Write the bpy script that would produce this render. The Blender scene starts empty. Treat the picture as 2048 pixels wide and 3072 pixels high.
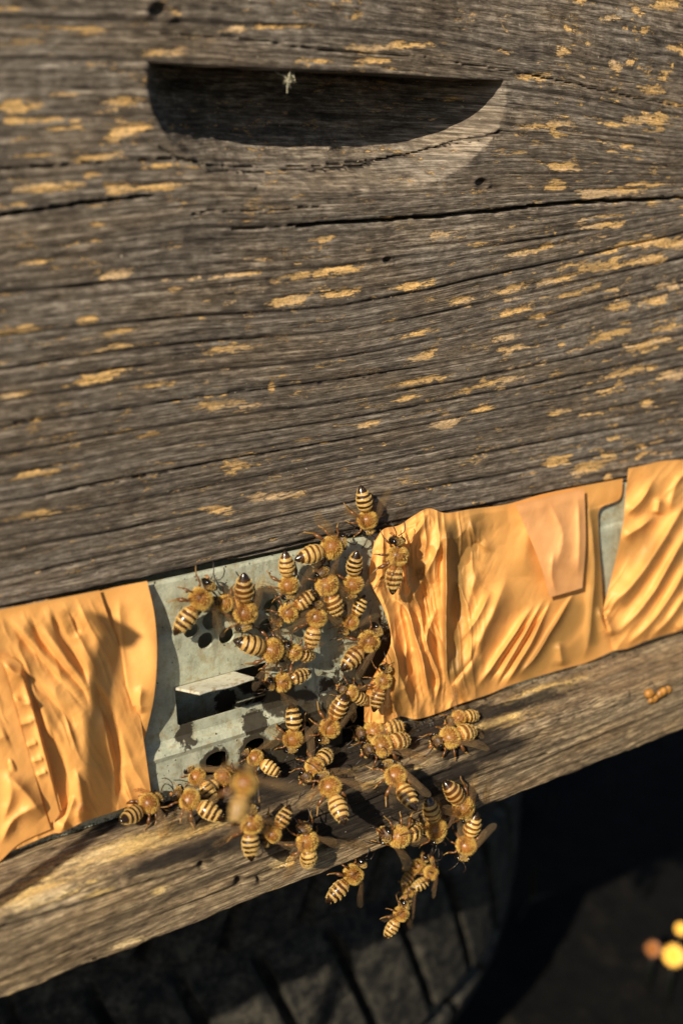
import bpy, math, random
import numpy as np
from mathutils import Vector, Matrix

random.seed(7)
C = bpy.context.scene.collection
SC = bpy.context.scene
MM = 0.001

# ------------------------------------------------------------------ camera
# world: x to the right along the hive front, y into the hive, z up; millimetres, times MM
F = 3600.0
CX, CY = 1024.0, 1536.0
Xc = np.array([5476.0, 1116.0, -3600.0]); Xc /= np.linalg.norm(Xc)
Zc = np.array([227.0, 10500.0, 3600.0]); Zc /= np.linalg.norm(Zc)
Zc -= Xc * Xc.dot(Zc); Zc /= np.linalg.norm(Zc)
Yc = np.cross(Zc, Xc)
# rows = world axes expressed in camera coords ; camera axes in world:
CAMR = np.stack([Xc, Yc, Zc])            # world = CAMR @ camvec
DIST = 327.0
CAM = CAMR @ np.array([0, 0, DIST])      # centre pixel looks at world origin on the front face

def proj(x, y, z):
    d = np.stack([np.asarray(x) - CAM[0], np.asarray(y) - CAM[1], np.asarray(z) - CAM[2]], -1)
    c = d @ CAMR
    return CX + F * c[..., 0] / -c[..., 2], CY - F * c[..., 1] / -c[..., 2]

def ray(px, py):
    v = np.stack([np.asarray(px, float) - CX, CY - np.asarray(py, float), -F * np.ones_like(np.asarray(px, float))], -1)
    return v @ CAMR.T

def on_y(px, py, y0=0.0):
    d = ray(px, py)
    t = (np.asarray(y0) - CAM[1]) / d[..., 1]
    return CAM + d * t[..., None] if np.ndim(t) else CAM + d * t

def on_plane(px, py, p, n):
    d = ray(px, py)
    t = np.dot(np.asarray(p) - CAM, n) / np.dot(d, n)
    return CAM + d * t

cam_d = bpy.data.cameras.new('camera')
cam = bpy.data.objects.new('camera', cam_d); C.objects.link(cam)
cm = Matrix([[CAMR[0, 0], CAMR[0, 1], CAMR[0, 2], CAM[0] * MM],
             [CAMR[1, 0], CAMR[1, 1], CAMR[1, 2], CAM[1] * MM],
             [CAMR[2, 0], CAMR[2, 1], CAMR[2, 2], CAM[2] * MM],
             [0, 0, 0, 1]])
cam.matrix_world = cm
cam_d.sensor_fit = 'HORIZONTAL'; cam_d.sensor_width = 24.0
cam_d.lens = 24.0 * F / 2048.0
cam_d.clip_start = 0.01; cam_d.clip_end = 200.0
cam_d.dof.use_dof = True
cam_d.dof.focus_distance = 0.326
cam_d.dof.aperture_fstop = 8.5
cam_d.dof.aperture_blades = 7
SC.camera = cam

# ------------------------------------------------------------------ light
L = Vector((0.74, 0.42, -0.54)).normalized()          # the way the sunlight travels
sun_d = bpy.data.lights.new('sun', 'SUN'); sun_d.energy = 5.0; sun_d.angle = math.radians(0.5)
sun_d.color = (1.0, 0.88, 0.70)
sun = bpy.data.objects.new('sun', sun_d); C.objects.link(sun)
sun.rotation_euler = L.to_track_quat('-Z', 'Y').to_euler(); sun.location = (-2, -1, 2)
w = bpy.data.worlds.new('World'); SC.world = w; w.use_nodes = True
nt = w.node_tree; bgn = nt.nodes['Background']
sky = nt.nodes.new('ShaderNodeTexSky'); sky.sky_type = 'NISHITA'; sky.sun_disc = False
sky.sun_elevation = math.asin(-L.z); sky.sun_rotation = math.atan2(-L.x, -L.y)
nt.links.new(sky.outputs[0], bgn.inputs[0]); bgn.inputs[1].default_value = 0.055
SC.view_settings.view_transform = 'Standard'; SC.view_settings.look = 'None'
SC.view_settings.gamma = 1.0; SC.view_settings.exposure = 0.55
SC.view_settings.use_curve_mapping = False

# ------------------------------------------------------------------ helpers
def hsh(ix, iy, seed):
    n = (ix.astype(np.int64) * 374761393 + iy.astype(np.int64) * 668265263 + seed * 974711) & 0xffffffff
    n = ((n ^ (n >> 13)) * 1274126177) & 0xffffffff
    n = n ^ (n >> 16)
    return (n & 0xffff) / 65535.0

def vn(x, y, seed=0):
    x = np.asarray(x, float); y = np.asarray(y, float)
    ix = np.floor(x); iy = np.floor(y); fx = x - ix; fy = y - iy
    fx = fx * fx * (3 - 2 * fx); fy = fy * fy * (3 - 2 * fy)
    a = hsh(ix, iy, seed); b = hsh(ix + 1, iy, seed); c = hsh(ix, iy + 1, seed); d = hsh(ix + 1, iy + 1, seed)
    return (a * (1 - fx) + b * fx) * (1 - fy) + (c * (1 - fx) + d * fx) * fy

def fbm(x, y, seed=0, o=4):
    s = 0; a = 0.5; t = 0
    for i in range(o):
        s = s + a * vn(x * 2 ** i + 17.3 * i, y * 2 ** i - 9.1 * i, seed + i); t += a; a *= 0.5
    return s / t

def sstep(a, b, x):
    t = np.clip((x - a) / (b - a), 0, 1); return t * t * (3 - 2 * t)

def polydist(x, y, pts):
    """distance to polyline and parameter 0..1 along it and signed side"""
    best = np.full(np.shape(x), 1e9); par = np.zeros(np.shape(x)); side = np.zeros(np.shape(x))
    pts = [np.array(p, float) for p in pts]
    ln = [np.linalg.norm(pts[i + 1] - pts[i]) for i in range(len(pts) - 1)]; tot = sum(ln); acc = 0
    for i in range(len(pts) - 1):
        a, b = pts[i], pts[i + 1]; e = b - a
        t = np.clip(((x - a[0]) * e[0] + (y - a[1]) * e[1]) / (ln[i] ** 2), 0, 1)
        dx = x - a[0] - t * e[0]; dy = y - a[1] - t * e[1]
        d = np.hypot(dx, dy); m = d < best
        best = np.where(m, d, best); par = np.where(m, (acc + t * ln[i]) / tot, par)
        side = np.where(m, np.sign(e[0] * dy - e[1] * dx), side); acc += ln[i]
    return best, par, side

def smoothpoly(pts, n=6):
    """Catmull-Rom subdivision of a polyline"""
    P = [np.array(p, float) for p in pts]
    if len(P) < 3: return P
    out = []
    for i in range(len(P) - 1):
        p0 = P[i - 1] if i else 2 * P[0] - P[1]; p1 = P[i]; p2 = P[i + 1]
        p3 = P[i + 2] if i + 2 < len(P) else 2 * P[-1] - P[-2]
        for k in range(n):
            t = k / n
            out.append(0.5 * ((2 * p1) + (-p0 + p2) * t + (2 * p0 - 5 * p1 + 4 * p2 - p3) * t * t + (-p0 + 3 * p1 - 3 * p2 + p3) * t ** 3))
    out.append(P[-1]); return out

def resample(pts, n):
    P = np.array(smoothpoly(pts)); s = np.r_[0, np.cumsum(np.hypot(*(P[1:] - P[:-1]).T))]; s /= s[-1]
    t = np.linspace(0, 1, n); return np.stack([np.interp(t, s, P[:, 0]), np.interp(t, s, P[:, 1])], 1)

def link(name, me, mats, parent=None):
    o = bpy.data.objects.new(name, me); C.objects.link(o)
    for m in (mats if isinstance(mats, (list, tuple)) else [mats]): me.materials.append(m)
    if parent is not None: o.parent = parent
    return o

def tag(o, label=None, cat=None, group=None, kind=None):
    if label: o['label'] = label
    if cat: o['category'] = cat
    if group: o['group'] = group
    if kind: o['kind'] = kind
    return o

def empty(name, loc=(0, 0, 0)):
    o = bpy.data.objects.new(name, None); C.objects.link(o); o.location = loc
    o.empty_display_size = 0.01
    return o

def grid_mesh(name, X, Y, Z, uv=None, attrs=None, close=False):
    n, m = X.shape
    co = np.stack([X, Y, Z], -1).reshape(-1, 3) * MM
    idx = np.arange(n * m).reshape(n, m)
    if close: idx = np.concatenate([idx, idx[:, :1]], 1)
    q = np.stack([idx[:-1, :-1], idx[:-1, 1:], idx[1:, 1:], idx[1:, :-1]], -1).reshape(-1, 4)
    me = bpy.data.meshes.new(name)
    me.vertices.add(len(co)); me.vertices.foreach_set('co', co.ravel())
    me.loops.add(q.size); me.loops.foreach_set('vertex_index', q.ravel().astype(np.int32))
    me.polygons.add(len(q)); me.polygons.foreach_set('loop_start', np.arange(0, q.size, 4, dtype=np.int32))
    me.update(calc_edges=True)
    me.polygons.foreach_set('use_smooth', np.ones(len(q), bool))
    if uv is not None:
        U = np.stack(uv, -1).reshape(-1, 2)[q.ravel()]
        l = me.uv_layers.new(name='UVMap'); l.data.foreach_set('uv', U.ravel().astype(np.float32))
    for k, a in (attrs or {}).items():
        at = me.attributes.new(k, 'FLOAT', 'POINT'); at.data.foreach_set('value', np.asarray(a, np.float32).ravel())
    me.validate(); me.update()
    return me

class MB:
    """collects vertices and faces, optional per-vertex colour and gloss"""
    def __init__(s): s.v = []; s.f = []; s.c = []; s.g = []; s.mi = []
    def add(s, v, f, col=(1, 1, 1), gloss=0.5, mi=0):
        o = len(s.v); s.v += [tuple(p) for p in v]; s.f += [tuple(i + o for i in q) for q in f]; s.mi += [mi] * len(f)
        if isinstance(col, list): s.c += col
        else: s.c += [col] * len(v)
        if isinstance(gloss, list): s.g += gloss
        else: s.g += [gloss] * len(v)
    def box(s, a, b, **k):
        x0, y0, z0 = a; x1, y1, z1 = b
        s.add([(x0, y0, z0), (x1, y0, z0), (x1, y1, z0), (x0, y1, z0), (x0, y0, z1), (x1, y0, z1), (x1, y1, z1), (x0, y1, z1)],
              [(0, 3, 2, 1), (4, 5, 6, 7), (0, 1, 5, 4), (1, 2, 6, 5), (2, 3, 7, 6), (3, 0, 4, 7)], **k)
    def tube(s, pts, rad, n=7, **k):
        P = [Vector(p) for p in pts]; R = rad if isinstance(rad, (list, tuple)) else [rad] * len(P)
        rings = []; up = Vector((0.13, 0.21, 0.97))
        for i, p in enumerate(P):
            t = (P[min(i + 1, len(P) - 1)] - P[max(i - 1, 0)]).normalized()
            a = t.cross(up); a = a.normalized() if a.length > 1e-3 else t.orthogonal().normalized()
            b = t.cross(a)
            rings.append([p + (a * math.cos(2 * math.pi * j / n) + b * math.sin(2 * math.pi * j / n)) * R[i] for j in range(n)])
        v = [q for r in rings for q in r] + [P[0], P[-1]]
        f = []
        for i in range(len(P) - 1):
            for j in range(n):
                f.append((i * n + j, i * n + (j + 1) % n, (i + 1) * n + (j + 1) % n, (i + 1) * n + j))
        e = len(v) - 2
        for j in range(n):
            f.append((e, (j + 1) % n, j)); f.append((e + 1, (len(P) - 1) * n + j, (len(P) - 1) * n + (j + 1) % n))
        s.add(v, f, **k)
    def ell(s, c, r, n=12, m=8, rot=None, **k):
        c = Vector(c); v = []; f = []
        for i in range(m + 1):
            th = math.pi * i / m
            for j in range(n):
                ph = 2 * math.pi * j / n
                p = Vector((r[0] * math.sin(th) * math.cos(ph), r[1] * math.sin(th) * math.sin(ph), r[2] * math.cos(th)))
                if rot: p = rot @ p
                v.append(c + p)
        for i in range(m):
            for j in range(n):
                f.append((i * n + j, (i + 1) * n + j, (i + 1) * n + (j + 1) % n, i * n + (j + 1) % n))
        s.add(v, f, **k)
    def mesh(s, name, smooth=True):
        me = bpy.data.meshes.new(name)
        me.from_pydata([(x * MM, y * MM, z * MM) for x, y, z in s.v], [], s.f)
        me.polygons.foreach_set('use_smooth', np.full(len(s.f), smooth))
        me.polygons.foreach_set('material_index', np.array(s.mi, np.int32))
        c = me.color_attributes.new('col', 'FLOAT_COLOR', 'POINT')
        c.data.foreach_set('color', np.array([(a[0], a[1], a[2], 1) for a in s.c], np.float32).ravel())
        g = me.attributes.new('gloss', 'FLOAT', 'POINT'); g.data.foreach_set('value', np.array(s.g, np.float32))
        me.update(); return me
    def build(s, name, mats, parent=None, smooth=True): return link(name, s.mesh(name, smooth), mats, parent)

# ---- node shorthand
class N:
    def __init__(s, name):
        s.m = bpy.data.materials.new(name); s.m.use_nodes = True; s.t = s.m.node_tree
        s.bsdf = s.t.nodes['Principled BSDF']; s.out = s.t.nodes['Material Output']
    def n(s, typ, **kw):
        nd = s.t.nodes.new(typ)
        for k, v in kw.items(): setattr(nd, k, v)
        return nd
    def put(s, sock, v):
        if isinstance(v, bpy.types.NodeSocket): s.t.links.new(v, sock)
        elif v is not None:
            if isinstance(v, (tuple, list)) and len(v) == 3 and len(sock.default_value) == 4: v = (*v, 1)
            sock.default_value = v
    def math(s, op, a, b=None, c=None, clamp=False):
        nd = s.n('ShaderNodeMath', operation=op, use_clamp=clamp)
        for i, v in enumerate((a, b, c)):
            if v is not None: s.put(nd.inputs[i], v)
        return nd.outputs[0]
    def attr(s, name, out='Fac'): return s.n('ShaderNodeAttribute', attribute_name=name).outputs[out]
    def uv(s): return s.n('ShaderNodeUVMap', uv_map='UVMap').outputs[0]
    def obj(s): return s.n('ShaderNodeTexCoord').outputs['Object']
    def scale(s, vec, sc, loc=(0, 0, 0)):
        nd = s.n('ShaderNodeMapping'); s.put(nd.inputs[0], vec); nd.inputs['Scale'].default_value = sc; nd.inputs['Location'].default_value = loc
        return nd.outputs[0]
    def noise(s, vec, sc=1.0, det=4, rough=0.55, dist=0.0, out='Fac'):
        nd = s.n('ShaderNodeTexNoise'); s.put(nd.inputs['Vector'], vec); nd.inputs['Scale'].default_value = sc
        nd.inputs['Detail'].default_value = det; nd.inputs['Roughness'].default_value = rough; nd.inputs['Distortion'].default_value = dist
        return nd.outputs[out]
    def ss(s, v, a, b):
        nd = s.n('ShaderNodeMapRange', interpolation_type='SMOOTHSTEP'); s.put(nd.inputs[0], v)
        nd.inputs[1].default_value = a; nd.inputs[2].default_value = b; return nd.outputs[0]
    def ramp(s, v, stops):
        nd = s.n('ShaderNodeValToRGB'); s.put(nd.inputs[0], v); e = nd.color_ramp.elements
        while len(e) < len(stops): e.new(0.5)
        for i, (p, c) in enumerate(stops): e[i].position = p; e[i].color = (*c, 1)
        return nd.outputs[0]
    def mix(s, f, a, b, mode='MIX'):
        nd = s.n('ShaderNodeMix', data_type='RGBA', blend_type=mode); s.put(nd.inputs[0], f); s.put(nd.inputs[6], a); s.put(nd.inputs[7], b)
        return nd.outputs[2]
    def bump(s, h, dist, strength=1.0, nrm=None):
        nd = s.n('ShaderNodeBump'); s.put(nd.inputs['Height'], h); nd.inputs['Distance'].default_value = dist
        nd.inputs['Strength'].default_value = strength
        if nrm is not None: s.put(nd.inputs['Normal'], nrm)
        return nd.outputs[0]
    def set(s, **k):
        names = dict(col='Base Color', rough='Roughness', met='Metallic', spec='Specular IOR Level', nrm='Normal', coat='Coat Weight',
                     coatr='Coat Roughness', trans='Transmission Weight', alpha='Alpha', sheen='Sheen Weight')
        for a, b in k.items(): s.put(s.bsdf.inputs[names[a]], b)
        return s.m

def wood_material(name, dark, mid, light, fresh, stain_col=(0.012, 0.009, 0.007)):
    m = N(name); uv = m.uv()
    fib = m.noise(m.scale(uv, (0.06, 2.1, 1)), 1, 6, 0.7, 0.2)
    fin = m.noise(m.scale(uv, (0.22, 2.6, 1), (31, 7, 0)), 1, 4, 0.75)
    big = m.noise(m.scale(uv, (0.018, 0.09, 1), (5, 3, 0)), 1, 4, 0.6)
    mot = m.noise(m.scale(uv, (0.28, 0.75, 1), (9, 30, 0)), 1, 5, 0.7)
    t = m.math('ADD', m.math('MULTIPLY', fib, 0.42), m.math('MULTIPLY', fin, 0.30))
    t = m.math('ADD', t, m.math('MULTIPLY', mot, 0.26)); t = m.math('ADD', t, m.math('MULTIPLY', big, 0.14))
    t = m.math('SUBTRACT', t, 0.06)
    col = m.ramp(t, [(0.40, dark), (0.50, mid), (0.61, light)])
    # warm and cool areas of weathering
    hue = m.noise(m.scale(uv, (0.03, 0.12, 1), (70, 11, 0)), 1, 3, 0.5)
    col = m.mix(m.ss(hue, 0.35, 0.7), m.mix(0.35, col, (0.9, 0.95, 1.06), 'MULTIPLY'), m.mix(0.35, col, (1.15, 1.0, 0.8), 'MULTIPLY'))
    # latewood lines
    ring = m.attr('ring'); rk = m.math('MULTIPLY', ring, m.math('ADD', 0.6, m.math('MULTIPLY', fib, 0.8)), clamp=True)
    col = m.mix(rk, col, dark)
    # places where the grey skin has flaked off
    pn = m.noise(m.scale(uv, (0.30, 1.9, 1), (3, 80, 0)), 1, 6, 0.8, 0.2)
    pm = m.math('ADD', m.attr('patch'), m.math('MULTIPLY', m.math('SUBTRACT', pn, 0.5), 2.6))
    pmask = m.ss(pm, 0.40, 0.62)
    pf = m.noise(m.scale(uv, (0.8, 2.2, 1), (40, 8, 0)), 1, 4, 0.8)
    ph_ = m.noise(m.scale(uv, (0.04, 0.15, 1), (21, 44, 0)), 1, 2, 0.5)
    pcol = m.ramp(pf, [(0.32, tuple(c * 0.38 for c in fresh)), (0.52, fresh), (0.7, tuple(min(1, c * 1.35) for c in fresh))])
    pcol = m.mix(m.ss(ph_, 0.46, 0.66), pcol, m.mix(1.0, pcol, (0.85, 0.95, 1.4), 'MULTIPLY'))
    col = m.mix(m.math('MULTIPLY', pmask, m.ss(ph_, 0.2, 0.5)), col, pcol)
    # dark dirt and other darkened places
    sn = m.noise(m.scale(uv, (0.09, 0.35, 1), (0, 15, 0)), 1, 6, 0.7)
    sm = m.ss(m.math('ADD', m.attr('stain'), m.math('MULTIPLY', m.math('SUBTRACT', sn, 0.5), 1.1)), 0.25, 0.75)
    col = m.mix(m.math('MULTIPLY', sm, 0.93), col, stain_col)
    # specks
    sp = m.noise(m.scale(uv, (0.9, 1.3, 1), (11, 5, 0)), 1, 2, 0.5)
    col = m.mix(m.ss(sp, 0.71, 0.77), col, (0.42, 0.36, 0.27))
    col = m.mix(m.math('MULTIPLY', m.math('SUBTRACT', 1.0, m.ss(sp, 0.22, 0.29)), 0.7), col, dark)
    h = m.math('ADD', m.math('MULTIPLY', fib, 0.9), m.math('MULTIPLY', fin, 0.5))
    h = m.math('ADD', h, m.math('MULTIPLY', m.math('MULTIPLY', pf, pmask), 0.5))
    h = m.math('ADD', h, m.math('MULTIPLY', mot, 0.35))
    return m.set(col=col, rough=0.82, spec=0.25, nrm=m.bump(h, 0.0008, 1.0))

M_WOOD = wood_material('weathered_grey_wood', (0.026, 0.020, 0.015), (0.165, 0.134, 0.10), (0.50, 0.425, 0.33), (0.78, 0.48, 0.18))
M_DECK = wood_material('landing_board_wood', (0.035, 0.024, 0.014), (0.23, 0.165, 0.095), (0.64, 0.49, 0.28), (0.86, 0.58, 0.22))
def simple(name, col, rough=0.6, spec=0.4, sc=None, amp=0.3, bump=0.0):
    m = N(name)
    if sc:
        nz = m.noise(m.obj(), sc, 5, 0.6)
        c = m.ramp(nz, [(0.3, tuple(x * (1 - amp) for x in col)), (0.7, tuple(min(1, x * (1 + amp)) for x in col))])
        return m.set(col=c, rough=rough, spec=spec, nrm=m.bump(nz, bump) if bump else None)
    return m.set(col=col, rough=rough, spec=spec)

# ------------------------------------------------------------------ ground
ZG = -420.0
gx = np.linspace(-1, 1, 161); gs = np.sign(gx) * (np.abs(gx) ** 3) * 30000 + gx * 900
GX, GY = np.meshgrid(gs, gs, indexing='ij')
GZ = ZG + (fbm(GX / 60, GY / 60, 3) - 0.5) * 26 * np.exp(-(GX ** 2 + GY ** 2) / 3e6)
mg = N('shade_dark_soil'); ov = mg.obj()
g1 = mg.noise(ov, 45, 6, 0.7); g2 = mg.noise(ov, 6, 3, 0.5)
gc = mg.ramp(mg.math('ADD', mg.math('MULTIPLY', g1, 0.7), mg.math('MULTIPLY', g2, 0.3)), [(0.38, (0.002, 0.002, 0.002)), (0.55, (0.005, 0.0045, 0.004)), (0.70, (0.022, 0.018, 0.012))])  # soil near black: shade over the ground is put into its colour
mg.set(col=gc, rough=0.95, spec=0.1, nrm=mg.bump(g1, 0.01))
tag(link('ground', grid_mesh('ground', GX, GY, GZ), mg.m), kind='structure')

# grass blades and dead leaves on the ground beyond the hive
mgr = N('grass_blade'); mgr.set(col=mgr.mix(mgr.noise(mgr.obj(), 12, 2, 0.5), (0.010, 0.012, 0.005), (0.02, 0.018, 0.009)), rough=0.6, spec=0.3)  # blades coloured nearly black to carry the ground's shade too
b = MB(); rg = random.Random(4)
for i in range(700):
    x = rg.uniform(-300, 1500); y = rg.uniform(-250, 1500)
    if -320 < x < 235 and 0 < y < 560: continue
    h = rg.uniform(15, 60); a = rg.uniform(0, 6.28); lx = rg.uniform(-35, 35); ly = rg.uniform(-35, 35); wd = rg.uniform(1.5, 3.2)
    dx, dy = math.cos(a) * wd, math.sin(a) * wd
    b.add([(x - dx, y - dy, ZG - 10), (x + dx, y + dy, ZG - 10), (x + lx * .4 + dx * .8, y + ly * .4 + dy * .8, ZG + h * .6), (x + lx * .4 - dx * .8, y + ly * .4 - dy * .8, ZG + h * .6), (x + lx, y + ly, ZG + h)],
          [(0, 1, 2, 3), (3, 2, 4)])
tag(b.build('grass', mgr.m), 'sparse short grass on the shade-darkened soil below the hive', 'grass', kind='stuff')

# ------------------------------------------------------------------ wooden hive box
def n0(px, py, y=0.0): return on_y(px, py, y)
BSL = -0.015                                # the sawn lower edge is not quite level
Z_BOX = float(n0(1024, 1613)[2])           # lower edge of the box front
hive = tag(empty('hive_box', (0, 0, 0)), 'weathered grey wooden hive box with scooped hand hold and flaking orange patches', 'beehive')

KX = np.array([0, 512, 1024, 1536, 2048.])
KY = np.array([
 [-160, -140, -100, -40, 60], [55, 70, 90, 150, 235], [175, 180, 215, 262, 350], [350, 345, 352, 375, 430],
 [505, 482, 492, 472, 500], [648, 600, 585, 560, 548], [760, 690, 668, 625, 592], [881, 835, 795, 730, 640],
 [1008, 957, 918, 815, 700], [1109, 1035, 992, 890, 775], [1207, 1127, 1072, 970, 850], [1286, 1205, 1139, 1050, 930],
 [1366, 1275, 1206, 1112, 1005], [1429, 1335, 1259, 1165, 1060], [1510, 1410, 1321, 1222, 1118], [1579, 1484, 1380, 1280, 1185],
 [1657, 1560, 1442, 1345, 1250], [1742, 1625, 1515, 1420, 1320], [1827, 1725, 1600, 1500, 1400], [1920, 1810, 1690, 1590, 1480], [2020, 1900, 1790, 1690, 1580]], float)

def cr(xs, row):
    """piecewise cubic through the five control points, linear outside"""
    xs = np.asarray(xs, float); out = np.empty_like(xs)
    r = np.r_[2 * row[0] - row[1], row, 2 * row[-1] - row[-2]]
    t = np.clip(xs / 512.0, 0, 3.9999); i = np.floor(t).astype(int); f = t - i
    p0, p1, p2, p3 = r[i], r[i + 1], r[i + 2], r[i + 3]
    out = 0.5 * ((2 * p1) + (-p0 + p2) * f + (2 * p0 - 5 * p1 + 4 * p2 - p3) * f ** 2 + (-p0 + 3 * p1 - 3 * p2 + p3) * f ** 3)
    out = out + np.where(xs < 0, xs * (row[1] - row[0]) / 512, 0) + np.where(xs > 2048, (xs - 2048) * (row[4] - row[3]) / 512, 0)
    return out

def ringcoord(px, py):
    k = np.zeros_like(px); pv = cr(px, KY[0]); k = (py - pv) / 120.0
    for i in range(1, len(KY)):
        cv = cr(px, KY[i]); t = (py - pv) / np.maximum(cv - pv, 8)
        k = np.where(py >= pv, i - 1 + t, k); pv = cv
    return k

def dense(a, b, a2, b2, step, coarse):
    return np.concatenate([np.arange(a2, a, coarse), np.arange(a, b, step), np.arange(b, b2 + 1e-6, coarse)])

xs = dense(-118, 172, -300, 215, 0.42, 6.0)
ZT = 232.0
# rows follow the upper edge of the hand hold exactly
pL, pR = n0(452, 184), n0(1512, 241)
slope = (pR[2] - pL[2]) / (pR[0] - pL[0]); ztop = pL[2] - slope * pL[0]
zz = [Z_BOX + 0.0]
while zz[-1] < ztop - 0.25: zz.append(zz[-1] + 0.42)
zz[-1] = ztop - 0.012
zz += [ztop + 0.012]
while zz[-1] < 152: zz.append(zz[-1] + 0.42)
while zz[-1] < ZT: zz.append(zz[-1] + 6)
zs = np.array(zz)
X, Z = np.meshgrid(xs, zs, indexing='ij')
zrow = Z.copy()
Z = Z + slope * X * np.exp(-((zrow - ztop) / 35.0) ** 2) + BSL * np.maximum(X, 0) * np.exp(-((zrow - Z_BOX) / 30.0) ** 2)
X = X.copy()
PX, PY = proj(X, np.zeros_like(X), Z)
pxc, pyc = np.clip(PX, -400, 2500), np.clip(PY, -400, 1900)
K = ringcoord(pxc, pyc)
wob = (fbm(X / 14, Z / 6, 5, 3) - 0.5)
Kw = K + 0.07 * wob
V = K * 6.4 + wob * 0.5
# lines at each control curve, plus lighter ones between
H = np.zeros_like(X); RING = np.zeros_like(X)
rk = random.Random(11)
lines = [(i, 1.0 if i >= 7 else 0.55) for i in range(len(KY))]
lines += [(i + rk.uniform(0.3, 0.7), rk.uniform(0.15, 0.5)) for i in range(len(KY) - 1)]
lines += [(i + rk.uniform(0.15, 0.85), rk.uniform(0.08, 0.35)) for i in range(len(KY) - 1) for _ in range(5)]
for kk, s in lines:
    d = (Kw - kk) * 6.4
    sv = s * (0.45 + 0.9 * vn(X / 35, Z * 0 + kk * 7.7, 21))
    H -= sv * 0.66 * np.exp(-(d / 0.33) ** 2)
    H += s * 0.22 * np.exp(-((d - 0.9) / 0.8) ** 2)
    H -= s * 0.10 * np.exp(-((d + 0.9) / 1.1) ** 2)
    RING = np.maximum(RING, np.clip(sv * 1.15, 0, 1) * np.exp(-((d + 0.12) / 0.42) ** 2))
    RING = np.maximum(RING, 0.42 * np.clip(sv, 0, 1) * np.exp(-((d + 1.1) / 0.95) ** 2))
H += (fbm(X / 30, V / 1.1, 9, 4) - 0.5) * 0.42
H += (fbm(X / 8, V / 0.85, 12, 2) - 0.5) * 0.30
# cracks
CRACK = [([(-60, 655), (0, 648), (100, 632), (230, 612), (350, 598), (470, 590)], 0.5, 3.0, 0.25),
         ([(840, 678), (1024, 668), (1200, 656), (1350, 645), (1480, 634), (1600, 618), (1750, 606), (1900, 600), (2100, 590)], 0.55, 3.2, 0.35),
         ([(-40, 512), (150, 497), (300, 486), (420, 482), (540, 474), (600, 492), (700, 500), (820, 505), (960, 503), (1100, 495), (1240, 478), (1380, 445), (1490, 410)], 0.16, 1.0, 0.3),
         ([(565, 644), (640, 630), (740, 634), (860, 628), (1000, 615)], 0.22, 1.1, 0.2),
         ([(690, 690), (860, 678), (1000, 672)], 0.2, 1.0, 0.2),
         ([(560, 512), (760, 520), (980, 520), (1200, 500)], 0.15, 0.8, 0.2),
         ([(-20, 1280), (200, 1250), (400, 1222), (653, 1181), (1024, 1139), (1285, 1096)], 0.2, 0.5, 0.2),
         ([(-20, 1515), (250, 1465), (512, 1414), (800, 1360), (1024, 1323)], 0.2, 0.6, 0.2),
         ([(1330, 180), (1550, 215), (1800, 268), (2100, 330)], 0.25, 0.6, 0.2),
         ([(420, 95), (700, 112), (1000, 150), (1300, 172)], 0.25, 0.7, 0.2)]
CRK = np.zeros_like(X)
jit = (fbm(X / 3.5, Z / 3.5, 44, 3) - 0.5) * 10
for pts, wd, dp, ap in CRACK:
    pts = smoothpoly(pts, 5)
    d, par, sd = polydist(PX, PY + jit, pts); d = d / 11.0
    wv = wd * np.clip(np.minimum(par, 1 - par) * 9 + (0.15), 0.12, 1)
    H -= dp * (1 - sstep(wv * 0.35, wv * 1.15, d)); CRK = np.maximum(CRK, 1 - sstep(wv * 0.3, wv * 1.2, d))
for pts, wd, dp in [([(1120, 505), (1240, 480), (1350, 452), (1430, 420), (1500, 395)], .35, 1.2), ([(760, 520), (980, 512), (1180, 498)], .25, .7), ([(480, 440), (560, 480), (700, 505)], .3, .8)]:
    d, par, sd = polydist(PX, PY + jit, smoothpoly(pts, 4)); H -= dp * (1 - sstep(wd * .3, wd * 1.3, d / 11.0)); CRK = np.maximum(CRK, .8 * (1 - sstep(wd * .3, wd * 1.3, d / 11.0)))
# small knots
for (kx, ky, r) in [(1443, 548, 14), (478, 35, 26), (1162, 780, 10)]:
    d = np.hypot((PX - kx) / 1.2, PY - ky) / r
    H += 0.5 * np.exp(-(d - 1.3) ** 2 * 4) - 1.6 * np.exp(-(d * 1.3) ** 2); RING = np.maximum(RING, 0.8 * np.exp(-(d - .8) ** 2 * 6))
# hand hold scooped out of the board
arc = [(1512, 232), (1516, 300), (1500, 370), (1450, 440), (1385, 500), (1290, 548), (1150, 572), (960, 574), (800, 566), (670, 535), (580, 480), (500, 405), (450, 300), (445, 180)]
arcp = [tuple(n0(*p)[[0, 2]]) for p in smoothpoly(arc, 6)]
dA, parA, sA = polydist(X, Z, arcp)
inside = (zrow < ztop) & (sA < 0)
fx = sstep(0, 1, np.clip((X - pL[0]) / 40.0, 0, 1))
run = 18.0 * (1 - 0.15 * fx)
prof = np.clip(dA / run, 0, 1)
dep = np.where(inside, 17.5 * (1 - (1 - prof) ** 1.55), 0)
dep *= 1 + 0.05 * (fbm(X / 9, Z / 2.5, 77, 3) - 0.5)
rim = np.exp(-(dA / 0.8) ** 2) * (zrow < ztop + 1)
H = H * np.where(inside, 1.1, 1) + np.where(inside, (fbm(X / 2.2, Z / 1.1, 88, 3) - .5) * .8, 0) - dep + rim * (fbm(X / 2, Z / 2, 31, 2) - 0.6) * 0.7
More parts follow.
